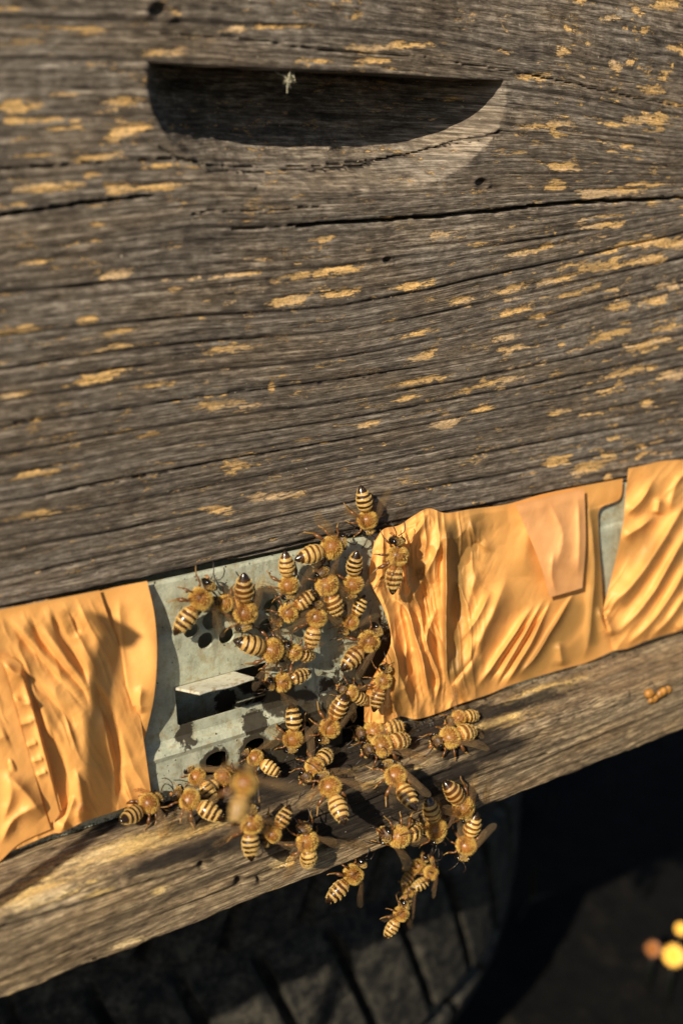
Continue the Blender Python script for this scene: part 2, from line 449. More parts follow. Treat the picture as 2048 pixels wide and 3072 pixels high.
# lower edge is worn
H -= 1.2 * np.exp(-((zrow - Z_BOX) / 0.9) ** 2) * (0.5 + vn(X / 5, X * 0, 8))
PATCHES = [(50,95,110,20),(20,20,60,14),(210,70,80,25),(540,65,75,20),(385,118,110,22),(915,105,170,16),(50,240,100,28),(150,215,80,12),(285,232,90,26),(290,300,80,36),(80,275,150,14),(140,295,90,10),(80,357,110,10),(240,360,110,14),(375,380,110,14),(130,428,120,24),(215,400,60,12),(310,432,170,16),(1225,175,80,16),(1245,288,110,14),(1300,380,60,20),(1190,350,50,12),(1490,275,120,20),(1400,440,140,20),(1280,430,50,14),(1500,205,60,30),(270,628,100,20),(535,632,140,12),(690,628,70,10),(755,622,180,14),(400,663,40,12),(470,692,30,6),(670,690,70,16),(780,672,95,20),(945,655,130,12),(275,762,90,16),(90,600,60,10),(200,735,60,20),(240,803,160,10),(530,800,120,18),(30,758,80,24),(220,872,120,22),(355,885,110,12),(30,908,90,16),(500,930,140,24),(625,892,18,30),(85,968,30,10),(540,1070,70,30),(850,972,60,14),(940,912,50,14),(950,878,100,16),(960,766,90,14),(975,818,60,16),(1150,875,130,20),(1160,775,70,16),(1165,800,60,10),(1060,690,60,20),(1170,665,110,20),(1180,715,80,20),(1330,670,100,12),(1390,770,90,14),(1360,610,100,20),(1280,640,120,12),(1480,600,80,20),(1540,655,60,14),(1440,855,130,14),(1540,860,60,20),(1480,795,80,20),(1290,790,20,14),(1015,975,60,24),(80,1180,100,16),(80,1085,90,14),(640,1140,130,20),(500,1170,60,20),(740,548,60,14),(1295,945,50,10),(1210,580,50,16),(1370,520,100,10),(1400,495,80,8),(1350,1075,90,24),(1280,1060,60,16),(1540,560,60,20),(1540,750,60,20),(640,60,180,10),(740,140,60,12),(860,138,80,14),(1540,10,60,20),(1400,40,60,16),(40,470,60,10),(225,515,40,12),(590,595,60,10),(905,500,60,12),(1010,535,40,12),(1100,560,50,12),(340,1000,60,12),(700,1010,50,10),(1110,940,60,10),(1420,700,80,14),(1500,690,70,18),(1240,725,60,12),(1450,560,60,14)]
PT = np.zeros_like(X)
for cx_, cy_, w_, h_ in PATCHES:
    cx, cy, ww, hh = cx_ * 1.306, cy_ * 1.306, w_ * 0.653 * 1.05, h_ * 0.653 * 1.05
    sl = (cr(np.array([cx + 60]), KY[10])[0] - cr(np.array([cx - 60]), KY[10])[0]) / 120 * (1 if cy > 800 else 0.3)
    dx = PX - cx; dy = PY - cy - sl * dx
    q = np.abs(dx / ww) ** 2.6 + np.abs(dy / hh) ** 2.2
    PT = np.maximum(PT, 0.74 * np.exp(-0.75 * q) * (0.8 + 0.45 * vn(X / 1.6, V / .8, 91)))
PT += 0.40 * sstep(1150, 1900, PX) * sstep(0.53, 0.68, fbm(X / 7, V / 1.0, 61, 3)) + 0.42 * sstep(0.58, 0.70, fbm(X / 7, V / 1.1, 63, 3))
H += -0.25 * np.clip(PT, 0, 1) * (Z > Z_BOX + 2)
ST = 0.95 * CRK
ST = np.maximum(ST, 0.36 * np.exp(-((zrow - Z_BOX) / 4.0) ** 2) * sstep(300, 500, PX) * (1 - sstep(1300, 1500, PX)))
ST = np.maximum(ST, np.where(inside, 0.42 * sstep(4, 14, dep) * (0.4 + fbm(X / 20, Z / 4, 3, 2)), 0))  # darker with depth inside the hand hold
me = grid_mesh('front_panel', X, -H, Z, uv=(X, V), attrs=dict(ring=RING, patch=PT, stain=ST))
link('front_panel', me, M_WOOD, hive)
XB0, XB1 = -300.0, 215.0
def plain_wood(mb, name, parent, mat):
    """box-like boards: uv from position, so the same grain shader works"""
    me = mb.mesh(name, smooth=False)
    l = me.uv_layers.new(name='UVMap')
    for p in me.polygons:
        nrm = p.normal
        for li in p.loop_indices:
            v = me.vertices[me.loops[li].vertex_index].co / MM
            l.data[li].uv = (v.x, v.z if abs(nrm.y) > .5 else v.y) if abs(nrm.x) < .5 else (v.y, v.z)
    return link(name, me, mat, parent)
b = MB(); b.box((XB0, 3, Z_BOX - 0.1), (-118.5, 24, ZT)); 
b = MB(); b.box((XB0 + .5, 20, Z_BOX + .2), (XB1 - .5, 24, ZT - .2)); plain_wood(b, 'inner_face', hive, M_WOOD)
b = MB(); b.box((XB0, 0.6, Z_BOX + .2), (XB0 + 24, 500, ZT)); plain_wood(b, 'side_panel', hive, M_WOOD)
b = MB(); b.box((XB1 - 24, 0.6, Z_BOX + .2), (XB1, 500, ZT)); plain_wood(b, 'side_panel', hive, M_WOOD)
b = MB(); b.box((XB0 + 24.2, 476, Z_BOX + .2), (XB1 - 24.2, 500, ZT)); plain_wood(b, 'back_panel', hive, M_WOOD)
b = MB(); b.box((XB0 + 24.2, 4.0, Z_BOX + 1.5), (XB1 - 24.2, 19.8, Z_BOX + 3.2)); plain_wood(b, 'bottom_edge', hive, M_WOOD)
b = MB(); b.box((XB0 - 12, -12, ZT + 0.5), (XB1 + 12, 512, ZT + 42))
tag(plain_wood(b, 'hive_roof', None, simple('roof_metal', (0.35, 0.36, 0.36), 0.4, 0.5, 30, 0.2)), 'flat grey roof resting on the hive box above the picture', 'hive roof')

# ------------------------------------------------------------------ hive floor with landing board
YP = -7.6                                  # plane of the tape feet
Z_DECK = float(on_y(1024, 2245, YP)[2])
pe = on_plane(1024, 2392, (0, 0, Z_DECK), (0, 0, 1)); YF = float(pe[1])
Z_LB = float(on_y(1024, 2598, YF)[2])
print('Z_BOX', Z_BOX, 'DECK', Z_DECK, 'YF', YF, 'Z_LB', Z_LB)
floor = tag(empty('hive_floor', (0, 0, 0)), 'worn brown wooden hive floor whose landing board sticks out under the grey box', 'hive floor')
xs2 = dense(-130, 185, -300, 215, 0.45, 6.0)
r = 1.6
path = [(y, Z_DECK) for y in np.arange(26, YF + r, -0.42)]
path += [(YF + r - r * math.sin(a), Z_DECK - r + r * math.cos(a)) for a in np.linspace(0, math.pi / 2, 7)]
path += [(YF, z) for z in np.arange(Z_DECK - r - .4, Z_LB + 1, -0.42)]
path += [(YF + 1 - math.cos(a), Z_LB + 1 - math.sin(a)) for a in np.linspace(0, math.pi / 2, 4)]
path += [(y, Z_LB) for y in np.arange(YF + 2, 27, 2.5)]
P2 = np.array(path); s2 = np.r_[0, np.cumsum(np.hypot(*(P2[1:] - P2[:-1]).T))]
tn = np.gradient(P2, axis=0); tn /= np.linalg.norm(tn, axis=1)[:, None]
nr = np.stack([tn[:, 1], -tn[:, 0]], 1)     # outward
X, S = np.meshgrid(xs2, s2, indexing='ij')
BY = np.broadcast_to(P2[:, 0], X.shape); BZ = np.broadcast_to(P2[:, 1], X.shape)
NY = np.broadcast_to(nr[:, 0], X.shape); NZ = np.broadcast_to(nr[:, 1], X.shape)
PX, PY = proj(X, BY, BZ)
s_edge = 26 - YF
V = S + X * 0.02 + 1.8 * (fbm(X / 60, S / 12, 91, 2) - 0.5)
H = np.zeros_like(X); RING = np.zeros_like(X); rl = random.Random(5)
for i in range(46):
    c = rl.uniform(0, 85); s = rl.uniform(0.2, 1.0); c += 0
    d = V - c + 0.5 * (fbm(X / 9, S * 0 + c, 14, 2) - 0.5)
    sv = s * np.clip(1.7 * vn(X / 26, X * 0 + c * 3.3, 23) - 0.35, 0, 1.2)
    H -= 0.45 * sv * np.exp(-(d / 0.34) ** 2); RING = np.maximum(RING, 0.8 * sv * np.exp(-(d / 0.45) ** 2))
H += (fbm(X / 22, V / 1.1, 19, 4) - 0.5) * 1.2 + (fbm(X / 6, V / 1.2, 29, 3) - 0.5) * 0.6
edge = np.exp(-((S - s_edge) / 2.5) ** 2)
H += 0.5 * np.exp(-((S - s_edge + 2.5) / 1.4) ** 2) - 0.8 * np.exp(-((S - s_edge - 3.0 - 1.5 * fbm(X / 25, V * 0, 38, 2)) / 0.5) ** 2) * sstep(.35, .6, fbm(X / 18, V * 0, 39, 2))
H -= edge * 1.5 * sstep(0.45, 0.75, fbm(X / 8, S / 6, 33, 3))
H -= 0.6 * np.exp(-((S - s_edge - (Z_DECK - Z_LB)) / 1.6) ** 2) * sstep(0.4, 0.8, fbm(X / 7, S / 9, 37, 3))
# torn splinters and a step along the upper front edge
top = (S < s_edge - 1)
spl = sstep(0.5, 0.66, fbm(X / 11, V / 1.1, 55, 4)) * sstep(1250, 1400, PX) * (1 - sstep(1700, 1850, PX)) * top
H += 0.9 * spl
# a long crack in the deck and one in the front
for pts, wd, dp in [([(1418, 2340), (1500, 2310), (1640, 2262)], 0.25, 1.2), ([(1120, 2325), (1200, 2290), (1360, 2235)], 0.2, 0.8), ([(0, 2790), (180, 2735), (420, 2655), (640, 2585)], 0.4, 0.7)]:
    d, par, sd = polydist(PX, PY, pts); H -= dp * (1 - sstep(wd * .3, wd * 1.3, d / 11.0)); RING = np.maximum(RING, 0.9 * (1 - sstep(wd * .3, wd * 1.5, d / 11.0)))
for kx, ky, r_ in [(606, 2597, 11), (718, 2643, 13), (778, 2640, 8)]:
    d = np.hypot(PX - kx, PY - ky) / r_; H -= 2.0 * np.exp(-d ** 2 * 1.4); RING = np.maximum(RING, np.exp(-d ** 2))
def blob(PX, PY, x, y, a, b, ang=-0.34, p=2.0):
    c, s = math.cos(ang), math.sin(ang); dx, dy = PX - x, PY - y
    return np.exp(-((np.abs(dx * c + dy * s) / a) ** p + (np.abs(-dx * s + dy * c) / b) ** p))
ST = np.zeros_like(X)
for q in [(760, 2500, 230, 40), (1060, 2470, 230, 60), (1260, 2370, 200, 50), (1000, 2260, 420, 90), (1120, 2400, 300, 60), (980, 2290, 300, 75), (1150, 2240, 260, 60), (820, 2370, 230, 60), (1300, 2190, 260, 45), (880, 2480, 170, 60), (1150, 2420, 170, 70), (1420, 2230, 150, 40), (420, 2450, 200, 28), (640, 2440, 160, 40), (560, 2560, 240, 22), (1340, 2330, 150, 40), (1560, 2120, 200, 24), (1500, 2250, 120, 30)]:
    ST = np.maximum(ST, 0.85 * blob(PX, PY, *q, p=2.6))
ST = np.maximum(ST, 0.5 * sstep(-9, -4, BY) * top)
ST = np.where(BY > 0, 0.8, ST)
PT = 0.55 * np.exp(-((S - s_edge - (Z_DECK - Z_LB) + 1.5) / 1.3) ** 2) * fbm(X / 12, V * 0, 73, 2)
for q in [(330, 2560, 330, 40), (120, 2680, 260, 40), (560, 2500, 200, 26), (1120, 2350, 240, 13), (1000, 2330, 160, 10), (1480, 2170, 160, 24), (1620, 2080, 180, 26), (1560, 2170, 130, 7), (480, 2670, 40, 14), (850, 2590, 70, 22), (300, 2680, 60, 14), (960, 2540, 60, 16), (380, 2830, 70, 12)]:  # pale wood, plus golden sunlight on the left deck put into the colour
    PT = np.maximum(PT, 1.0 * blob(PX, PY, *q) * (0.55 + 0.6 * fbm(X / 9, V / 1.6, 71, 3)))
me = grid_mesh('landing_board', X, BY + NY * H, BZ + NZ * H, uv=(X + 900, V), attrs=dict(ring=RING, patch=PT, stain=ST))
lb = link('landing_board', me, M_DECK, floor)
lb['label'] = 'worn brown landing board stained dark around the bees'
b = MB(); b.box((XB0, 28, Z_LB), (XB1, 500, Z_LB + 18)); plain_wood(b, 'bottom_board', floor, M_DECK)
b = MB(); b.box((XB0, 5, Z_DECK + .4), (XB0 + 22, 500, Z_BOX - .4)); plain_wood(b, 'side_rail', floor, M_DECK)
b = MB(); b.box((XB1 - 22, 5, Z_DECK + .4), (XB1, 500, Z_BOX - .4)); plain_wood(b, 'side_rail', floor, M_DECK)
b = MB(); b.box((XB0 + 23, 480, Z_DECK + .4), (XB1 - 23, 500, Z_BOX - .4)); plain_wood(b, 'back_rail', floor, M_DECK)

# ------------------------------------------------------------------ metal entrance plate
plate = tag(empty('entrance_plate', (0, 0, 0)), 'grey green metal entrance plate with round holes and a bent flap', 'metal plate')
def P(px, py, y): q = on_y(px, py, y); return float(q[0]), float(q[2])
ZCR = P(520, 1915, -5)[1]; ZB1 = P(520, 2240, -5)[1]
prof = [(-1.9, Z_BOX - 0.15), (-2.3, Z_BOX - 1.0), (-3.6, ZCR + 1.2), (-4.2, ZCR + .3), (-4.4, ZCR - .6), (-4.4, ZB1 + 2.0), (-4.9, ZB1 + 1.0), (-6.3, ZB1), (-6.9, ZB1 - 1.2), (-6.5, ZB1 - 2.6), (-6.4, Z_DECK + 0.6)]
v = []; f = []
xsP = np.r_[XB0 + 5, np.arange(-120, 186, 6.0), XB1 - 5]
n = len(prof)
for x in xsP:
    for j_, (y, z) in enumerate(prof): v.append((x, y, z + (BSL * max(x, 0) if j_ < 2 else 0)))
    for j_, (y, z) in enumerate(prof): v.append((x, y + 0.8, z + (BSL * max(x, 0) if j_ < 2 else 0)))
for i in range(len(xsP) - 1):
    a = i * 2 * n; c = (i + 1) * 2 * n
    for j in range(n - 1):
        f.append((a + j, a + j + 1, c + j + 1, c + j)); f.append((a + n + j, c + n + j, c + n + j + 1, a + n + j + 1))
    f.append((a, c, c + n, a + n)); f.append((a + n - 1, a + 2 * n - 1, c + 2 * n - 1, c + n - 1))
for a in (0, (len(xsP) - 1) * 2 * n):
    for j in range(n - 1):
        q = (a + j, a + n + j, a + n + j + 1, a + j + 1); f.append(q if a == 0 else q[::-1])
b = MB(); b.add(v, f); pm = b.mesh('panel')
cut = MB()
def cyl(cx, cz, r, nn=20):
    vv = [(cx + r * math.cos(2 * math.pi * j / nn), -12, cz + r * math.sin(2 * math.pi * j / nn)) for j in range(nn)] + [(cx + r * math.cos(2 * math.pi * j / nn), 3, cz + r * math.sin(2 * math.pi * j / nn)) for j in range(nn)]
    cut.add(vv, [tuple(range(nn)), tuple(range(2 * nn - 1, nn - 1, -1))] + [(j, nn + j, nn + (j + 1) % nn, (j + 1) % nn) for j in range(nn)])
def prism(pts):
    nn = len(pts); cut.add([(x, -12, z) for x, z in pts] + [(x, 3, z) for x, z in pts],
        [tuple(range(nn)), tuple(range(2 * nn - 1, nn - 1, -1))] + [(j, nn + j, nn + (j + 1) % nn, (j + 1) % nn) for j in range(nn)])
for hx, hy in [(575, 1890), (635, 1866), (617, 1923), (680, 1908), (664, 1805), (800, 1880), (818, 1826), (742, 1800), (720, 1846)]:
    x, z = P(hx, hy, -4.4); cyl(x, z, 2.3)
x0, z0 = P(524, 2062, -4.4); x1, _ = P(800, 1985, -4.4); _, z1 = P(542, 2180, -4.4)
prism([(x0, z0), (x0 + .5, z1 + 1), (x0 + 1.5, z1), (x1 - 1, z1), (x1, z1 + 1), (x1, z0)])
SLOT = (x0, x1, z0, z1)
for cx, cy, wpx in [(650, 2290, 3.2), (765, 2250, 3.2), (900, 2200, 3.4)]:
    x, z = P(cx, cy, -6.5); h = 3.4
    prism([(x - wpx, z - h), (x + wpx, z - h), (x + wpx, z + h * .45)] + [(x + wpx * math.cos(a), z + h * .45 + h * .55 * math.sin(a)) for a in np.linspace(0.2, math.pi - 0.2, 7)] + [(x - wpx, z + h * .45)])
HOLES = [P(650, 2290, -6.5), P(765, 2250, -6.5)]
xa, za = P(1020, 2120, -5); xb, _ = P(1130, 2100, -5)
prism([(xa, Z_DECK - 1), (xb, Z_DECK - 1), (xb, za), (xa, za)])
mpl = N('grey_green_paint'); ov = mpl.obj(); ov = mpl.scale(ov, (1000, 1000, 1000))
sx = mpl.n('ShaderNodeSeparateXYZ'); mpl.put(sx.inputs[0], ov); ox, oy, oz = sx.outputs
nz = mpl.noise(ov, 0.22, 6, 0.65); nf = mpl.noise(ov, 1.6, 5, 0.7); nb = mpl.noise(ov, 0.35, 5, 0.65, 0.4)
col = mpl.ramp(mpl.math('ADD', mpl.math('MULTIPLY', nz, .6), mpl.math('MULTIPLY', nf, .4)), [(0.32, (0.22, 0.235, 0.17)), (0.5, (0.37, 0.385, 0.29)), (0.68, (0.50, 0.50, 0.38))])
col = mpl.mix(mpl.math('MULTIPLY', mpl.ss(nb, .48, .68), .7), col, (0.27, 0.22, 0.11))
gr = mpl.noise(mpl.scale(ov, (.5, 1, .09)), 1, 4, .6); col = mpl.mix(mpl.math('MULTIPLY', mpl.ss(gr, .5, .72), .45), col, (0.13, 0.12, 0.08))
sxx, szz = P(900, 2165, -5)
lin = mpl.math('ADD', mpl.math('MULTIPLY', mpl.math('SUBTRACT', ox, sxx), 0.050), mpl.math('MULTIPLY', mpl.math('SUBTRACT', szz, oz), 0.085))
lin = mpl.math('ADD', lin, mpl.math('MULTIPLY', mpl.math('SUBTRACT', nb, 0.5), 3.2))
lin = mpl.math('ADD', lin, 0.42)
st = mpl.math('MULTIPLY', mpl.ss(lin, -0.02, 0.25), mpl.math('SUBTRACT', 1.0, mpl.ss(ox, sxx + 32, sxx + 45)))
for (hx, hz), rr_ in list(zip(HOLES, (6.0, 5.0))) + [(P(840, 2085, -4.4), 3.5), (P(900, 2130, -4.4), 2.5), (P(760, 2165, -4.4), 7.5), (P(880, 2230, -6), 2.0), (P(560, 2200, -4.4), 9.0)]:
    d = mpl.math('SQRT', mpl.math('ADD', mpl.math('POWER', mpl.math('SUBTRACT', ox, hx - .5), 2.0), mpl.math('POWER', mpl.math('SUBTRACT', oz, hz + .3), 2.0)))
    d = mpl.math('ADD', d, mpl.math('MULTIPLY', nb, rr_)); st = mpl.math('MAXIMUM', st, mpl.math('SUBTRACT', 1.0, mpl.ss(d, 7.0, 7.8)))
# plate darker towards the deck, broken up by noise
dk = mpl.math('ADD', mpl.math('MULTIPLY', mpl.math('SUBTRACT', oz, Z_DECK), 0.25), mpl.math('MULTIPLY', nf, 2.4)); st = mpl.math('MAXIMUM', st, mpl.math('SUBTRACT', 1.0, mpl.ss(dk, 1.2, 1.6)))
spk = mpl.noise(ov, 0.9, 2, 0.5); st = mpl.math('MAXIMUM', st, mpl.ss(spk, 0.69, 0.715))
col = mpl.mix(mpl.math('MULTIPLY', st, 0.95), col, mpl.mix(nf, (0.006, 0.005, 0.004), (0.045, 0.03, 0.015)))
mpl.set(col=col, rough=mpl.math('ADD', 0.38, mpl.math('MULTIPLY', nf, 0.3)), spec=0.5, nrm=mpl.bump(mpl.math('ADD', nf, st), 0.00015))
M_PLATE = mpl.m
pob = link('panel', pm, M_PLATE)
cm_ = cut.mesh('cutter'); bm_ob = link('cutter', cm_, M_PLATE)
md = pob.modifiers.new('holes', 'BOOLEAN'); md.operation = 'DIFFERENCE'; md.solver = 'EXACT'; md.use_self = True; md.object = bm_ob
dg = bpy.context.evaluated_depsgraph_get(); dg.update()
pm2 = bpy.data.meshes.new_from_object(pob.evaluated_get(dg)); pm2.name = 'panel'
bpy.data.objects.remove(bm_ob); pob.modifiers.clear(); pob.data = pm2; pob.parent = plate
pm2.polygons.foreach_set('use_smooth', np.zeros(len(pm2.polygons), bool))
# the flap bent out over the slot
fl = MB(); fw = P(700, 2000, -4.4)[0]
tip = on_plane(598, 2078, (P(598, 2078, -16)[0], -16, 0), (0, 1, 0)); tr = on_plane(762, 2034, (0, -16, 0), (0, 1, 0))
h0 = Vector((SLOT[0], -4.6, SLOT[2])); h1 = Vector((fw, -4.6, SLOT[2])); t0 = Vector((tip[0], -16, tip[2])); t1 = Vector((tr[0], -16, tr[2]))
vv = []; ff = []; nu, nv = 14, 8
for lay in (0, 1):
    for i in range(nu + 1):
        for j in range(nv + 1):
            a = h0.lerp(h1, i / nu); c = t0.lerp(t1, i / nu); p = a.lerp(c, j / nv) + Vector((0, 0, 0.5 * math.sin(i * .6) * j / nv * .4))
            p.z -= lay * 0.7; vv.append(p)
G = (nu + 1) * (nv + 1)
idx = lambda l, i, j: l * G + i * (nv + 1) + j
for i in range(nu):
    for j in range(nv):
        ff.append((idx(0, i, j), idx(0, i, j + 1), idx(0, i + 1, j + 1), idx(0, i + 1, j))); ff.append((idx(1, i, j), idx(1, i + 1, j), idx(1, i + 1, j + 1), idx(1, i, j + 1)))
for i in range(nu): ff.append((idx(0, i, nv), idx(1, i, nv), idx(1, i + 1, nv), idx(0, i + 1, nv))); ff.append((idx(0, i, 0), idx(0, i + 1, 0), idx(1, i + 1, 0), idx(1, i, 0)))
for j in range(nv): ff.append((idx(0, 0, j), idx(1, 0, j), idx(1, 0, j + 1), idx(0, 0, j + 1))); ff.append((idx(0, nu, j), idx(0, nu, j + 1), idx(1, nu, j + 1), idx(1, nu, j)))
fl.add(vv, ff); mfl = N('sunlit_flap_paint'); fz = mfl.noise(mfl.scale(mfl.obj(), (1000, 1000, 1000)), .5, 6, .7)
mfl.set(col=mfl.mix(mfl.ss(fz, .5, .66), (0.60, 0.58, 0.46), (0.33, 0.24, 0.11)), rough=.45, nrm=mfl.bump(fz, .0002))  # paler than the plate, sunlight put into the colour; brown is rust
fo = fl.build('flap', mfl.m, plate, smooth=False)
# inner baffle a little behind the slot
b = MB(); b.box((-120, 9.5, Z_DECK + .8), (150, 10.3, Z_BOX - 3)); b.build('baffle', M_PLATE, plate, smooth=False)

# ------------------------------------------------------------------ orange tape
def tape_material(name, base, dark):
    m = N(name); uv = m.uv()
    n1 = m.noise(m.scale(uv, (.12, .12, 1)), 1, 4, .6); n2 = m.noise(m.scale(uv, (1.2, 1.2, 1)), 1, 4, .6)
    col = m.mix(m.ss(n1, .3, .75), base, tuple(min(1, c * k) for c, k in zip(base, (.9, .86, .8))))
    col = m.mix(m.attr('thin_shade'), col, dark)  # thin single film, plus shade of the fold valleys put into the colour
    m.set(col=col, rough=m.math('ADD', 0.46, m.math('MULTIPLY', n2, 0.15)), spec=0.35, nrm=m.bump(n2, 0.00005))
    tr = m.n('ShaderNodeBsdfTranslucent'); m.put(tr.inputs[0], tuple(min(1, c * 1.1) for c in base))
    mx = m.n('ShaderNodeMixShader'); mx.inputs[0].default_value = 0.12
    m.t.links.new(m.bsdf.outputs[0], mx.inputs[1]); m.t.links.new(tr.outputs[0], mx.inputs[2]); m.t.links.new(mx.outputs[0], m.out.inputs[0])
    return m.m
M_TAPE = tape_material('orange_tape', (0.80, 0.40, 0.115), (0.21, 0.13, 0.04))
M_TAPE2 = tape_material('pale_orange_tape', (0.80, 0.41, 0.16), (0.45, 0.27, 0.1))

def tape(name, label, top, bottom, left, right, base, ridges, z=(0, 0, 1), nu=200, nv=200, mat=None, crumple=0.25, seed=1, lift_top=0.0, edge_h=None, thin_shade=(), cfac=None, steps=(), flow=(1.15, .35, 70), gain=1.35, pleat=None):
    ox, oy, sc = z
    cv = lambda pts: [(ox + p[0] / sc, oy + p[1] / sc) for p in pts]
    T = resample(top, nu); B = resample(bottom, nu); Lf = resample(left, nv); Rt = resample(right, nv)
    U = np.linspace(0, 1, nu)[:, None, None]; W = np.linspace(0, 1, nv)[None, :, None]
    Pp = (1 - W) * T[:, None] + W * B[:, None] + (1 - U) * Lf[None] + U * Rt[None] \
        - ((1 - U) * (1 - W) * T[0] + U * (1 - W) * T[-1] + (1 - U) * W * B[0] + U * W * B[-1])
    px, py = Pp[..., 0], Pp[..., 1] - 13 * (1 - W[..., 0]) ** 4; U = U[..., 0] * np.ones_like(px); W = W[..., 0] * np.ones_like(px)
    h = np.zeros_like(px); th = np.zeros_like(px)
    wx = px + 9 * (fbm(px / 90, py / 90, seed + 3, 2) - .5); wy = py + 9 * (fbm(px / 90, py / 90, seed + 9, 2) - .5)
    for rd in ridges:
        pts, wd, ht = rd[:3]; asym = rd[3] if len(rd) > 3 else 1.0
        d, par, sd = polydist(wx, wy, smoothpoly(cv(pts), 4))
        fade = sstep(-.06, 0.3, par) * (1 - sstep(.75, 1.06, par))
        ww = np.where(sd > 0, wd * asym, wd) * (0.8 + 0.4 * par)
        q = d / ww
        h += gain * ht * fade * np.exp(-(np.sqrt(q * q + .02) * .85) ** 1.3)
    for pts, a, amt in thin_shade:
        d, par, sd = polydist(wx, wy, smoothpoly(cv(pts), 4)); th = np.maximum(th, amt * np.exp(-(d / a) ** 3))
    for pts, ht, wd in steps:        # a layer lying on one side of a line
        d, par, sd = polydist(px, py, smoothpoly(cv(pts), 4)); h += ht * np.where(sd > 0, 1, 0) * sstep(0, wd, d)
    # crumpling: folded noise, sharp creases
    cn = np.abs(fbm(px / 95, py / 95, seed + 20, 3) - .5) * 2; cn2 = np.abs(fbm(px / 38 + .4 * py / 38, py / 90, seed + 30, 3) - .5) * 2
    cf = 1.0 if cfac is None else cfac(px, py)
    h += crumple * cf * (cn * 2.4 + cn2 * 0.9)
    fa, fc, fs = flow; ca_, sa_ = math.cos(fa), math.sin(fa)
    al = wx * ca_ + wy * sa_ + 60 * (fbm(px / 300, py / 300, seed + 50, 2) - .5); ac = -wx * sa_ + wy * ca_ + 90 * (fbm(px / 260, py / 260, seed + 51, 2) - .5)
    fn = 1 - np.abs(2 * vn(ac / fs, al / (fs * 7), seed + 60) - 1); fn = np.sin(fn * math.pi / 2)
    h += fc * fn
    if pleat is not None:
        pa, pamp, pfs, pm_ = pleat; ca_, sa_ = math.cos(pa), math.sin(pa)
        al = px * ca_ + py * sa_; ac = -px * sa_ + py * ca_ + 70 * (fbm(px / 150, py / 220, seed + 70, 3) - .5)
        f1 = 1 - np.abs(2 * vn(ac / pfs, al / (pfs * 4.5), seed + 71) - 1); f2 = 1 - np.abs(2 * vn(ac / (pfs * .45), al / (pfs * 2.5), seed + 72) - 1)
        h += pm_(px, py) * pamp * (f1 ** 1.3 + .4 * f2 + .9 * (fbm(px / 60, py / 60, seed + 80, 2) - .5))
    topf = sstep(0, 0.10, W); h = h * (lift_top + (1 - lift_top) * topf)
    if edge_h is not None: h = h + edge_h(px, py, U, W)
    h = np.maximum(h, -0.2) * 0.9
    yy = -(base - 1.2 + 2.9 * sstep(.1, .7, W) + h)
    Q = on_y(px, py, yy)
    me = grid_mesh(name, Q[..., 0], Q[..., 1], Q[..., 2], uv=(Q[..., 0], Q[..., 2]), attrs=dict(thin_shade=th))
    o = link(name, me, mat or M_TAPE)
    return tag(o, label, 'tape', 'orange tape strips stuck over the hive entrance')

Z5 = (0, 1700, 2.475)
tape('adhesive_tape', 'orange tape strip with a bulging right edge beside the bare metal plate',
     [(235, 1806), (330, 1778), (441, 1756)], [(380, 2440), (420, 2402), (456, 2388)], [(235, 1806), (300, 2000), (350, 2250), (380, 2440)],
     [(441, 1756), (463, 1850), (471, 1960), (462, 2090), (438, 2200), (432, 2235), (444, 2310), (456, 2388)], 4.8,
     [([(880, 240), (900, 600), (960, 900), (1000, 1050)], 14, 1.0), ([(1050, 880), (1040, 1000), (1060, 1100)], 12, 1.2), ([(1000, 1030), (1020, 1150)], 8, -0.8)],
     z=Z5, nu=120, nv=260, crumple=0.05, seed=2, edge_h=lambda px, py, U, W: 4.6 * np.sin(np.clip((W) / .72, 0, 1) * math.pi) * sstep(.25, 1, U) + (W > .72) * 0)
V1 = [([(230, 350), (300, 520), (500, 780), (620, 930), (660, 1060)], 9, -1.6, 2.2), ([(390, 320), (450, 480), (600, 740), (650, 900)], 8, -1.3, 2.2),
      ([(30, 390), (250, 620), (450, 850), (640, 1080)], 10, -1.4, 2.0), ([(160, 760), (400, 1000), (560, 1200)], 9, -1.0, 2.0), ([(480, 300), (540, 380), (590, 520)], 8, -.9, 1.8),
      ([(230, 900), (280, 1080), (330, 1250), (430, 1500), (490, 1680)], 10, -1.5, 2.0), ([(700, 850), (800, 1100), (870, 1350), (885, 1560), (880, 1740)], 9, -2.2, 2.4),
      ([(380, 1200), (450, 1450), (500, 1700), (470, 1960)], 10, -1.9, 2.0), ([(300, 1180), (380, 1480), (420, 1620)], 9, -1.2, 1.8),
      ([(740, 1000), (790, 1250), (850, 1500), (860, 1740)], 13, 1.8), ([(560, 1500), (620, 1750), (600, 1900)], 12, 1.4), ([(20, 1620), (90, 1500), (60, 1400)], 20, .8),
      ([(300, 420), (560, 780), (680, 1000)], 20, 1.2), ([(130, 430), (430, 800), (600, 1080)], 22, 1.3), ([(560, 1700), (500, 1850), (450, 1990)], 12, 1.6), ([(640, 1780), (600, 1850), (650, 1900)], 10, 1.0)]
tape('adhesive_tape', 'wide orange tape strip with long slanting folds left of the metal plate',
     [(-70, 1860), (0, 1842), (150, 1813), (298, 1784)], [(-70, 2590), (20, 2560), (150, 2505), (185, 2498), (255, 2465), (330, 2440), (455, 2394)], [(-70, 1860), (-70, 2590)],
     [(298, 1784), (325, 1860), (365, 1960), (410, 2100), (432, 2230), (455, 2394)], 5.6, V1, z=Z5, nu=280, nv=300, crumple=0.12, seed=4, gain=1.6, pleat=(1.15, .8, 46, lambda px, py: 1.0))
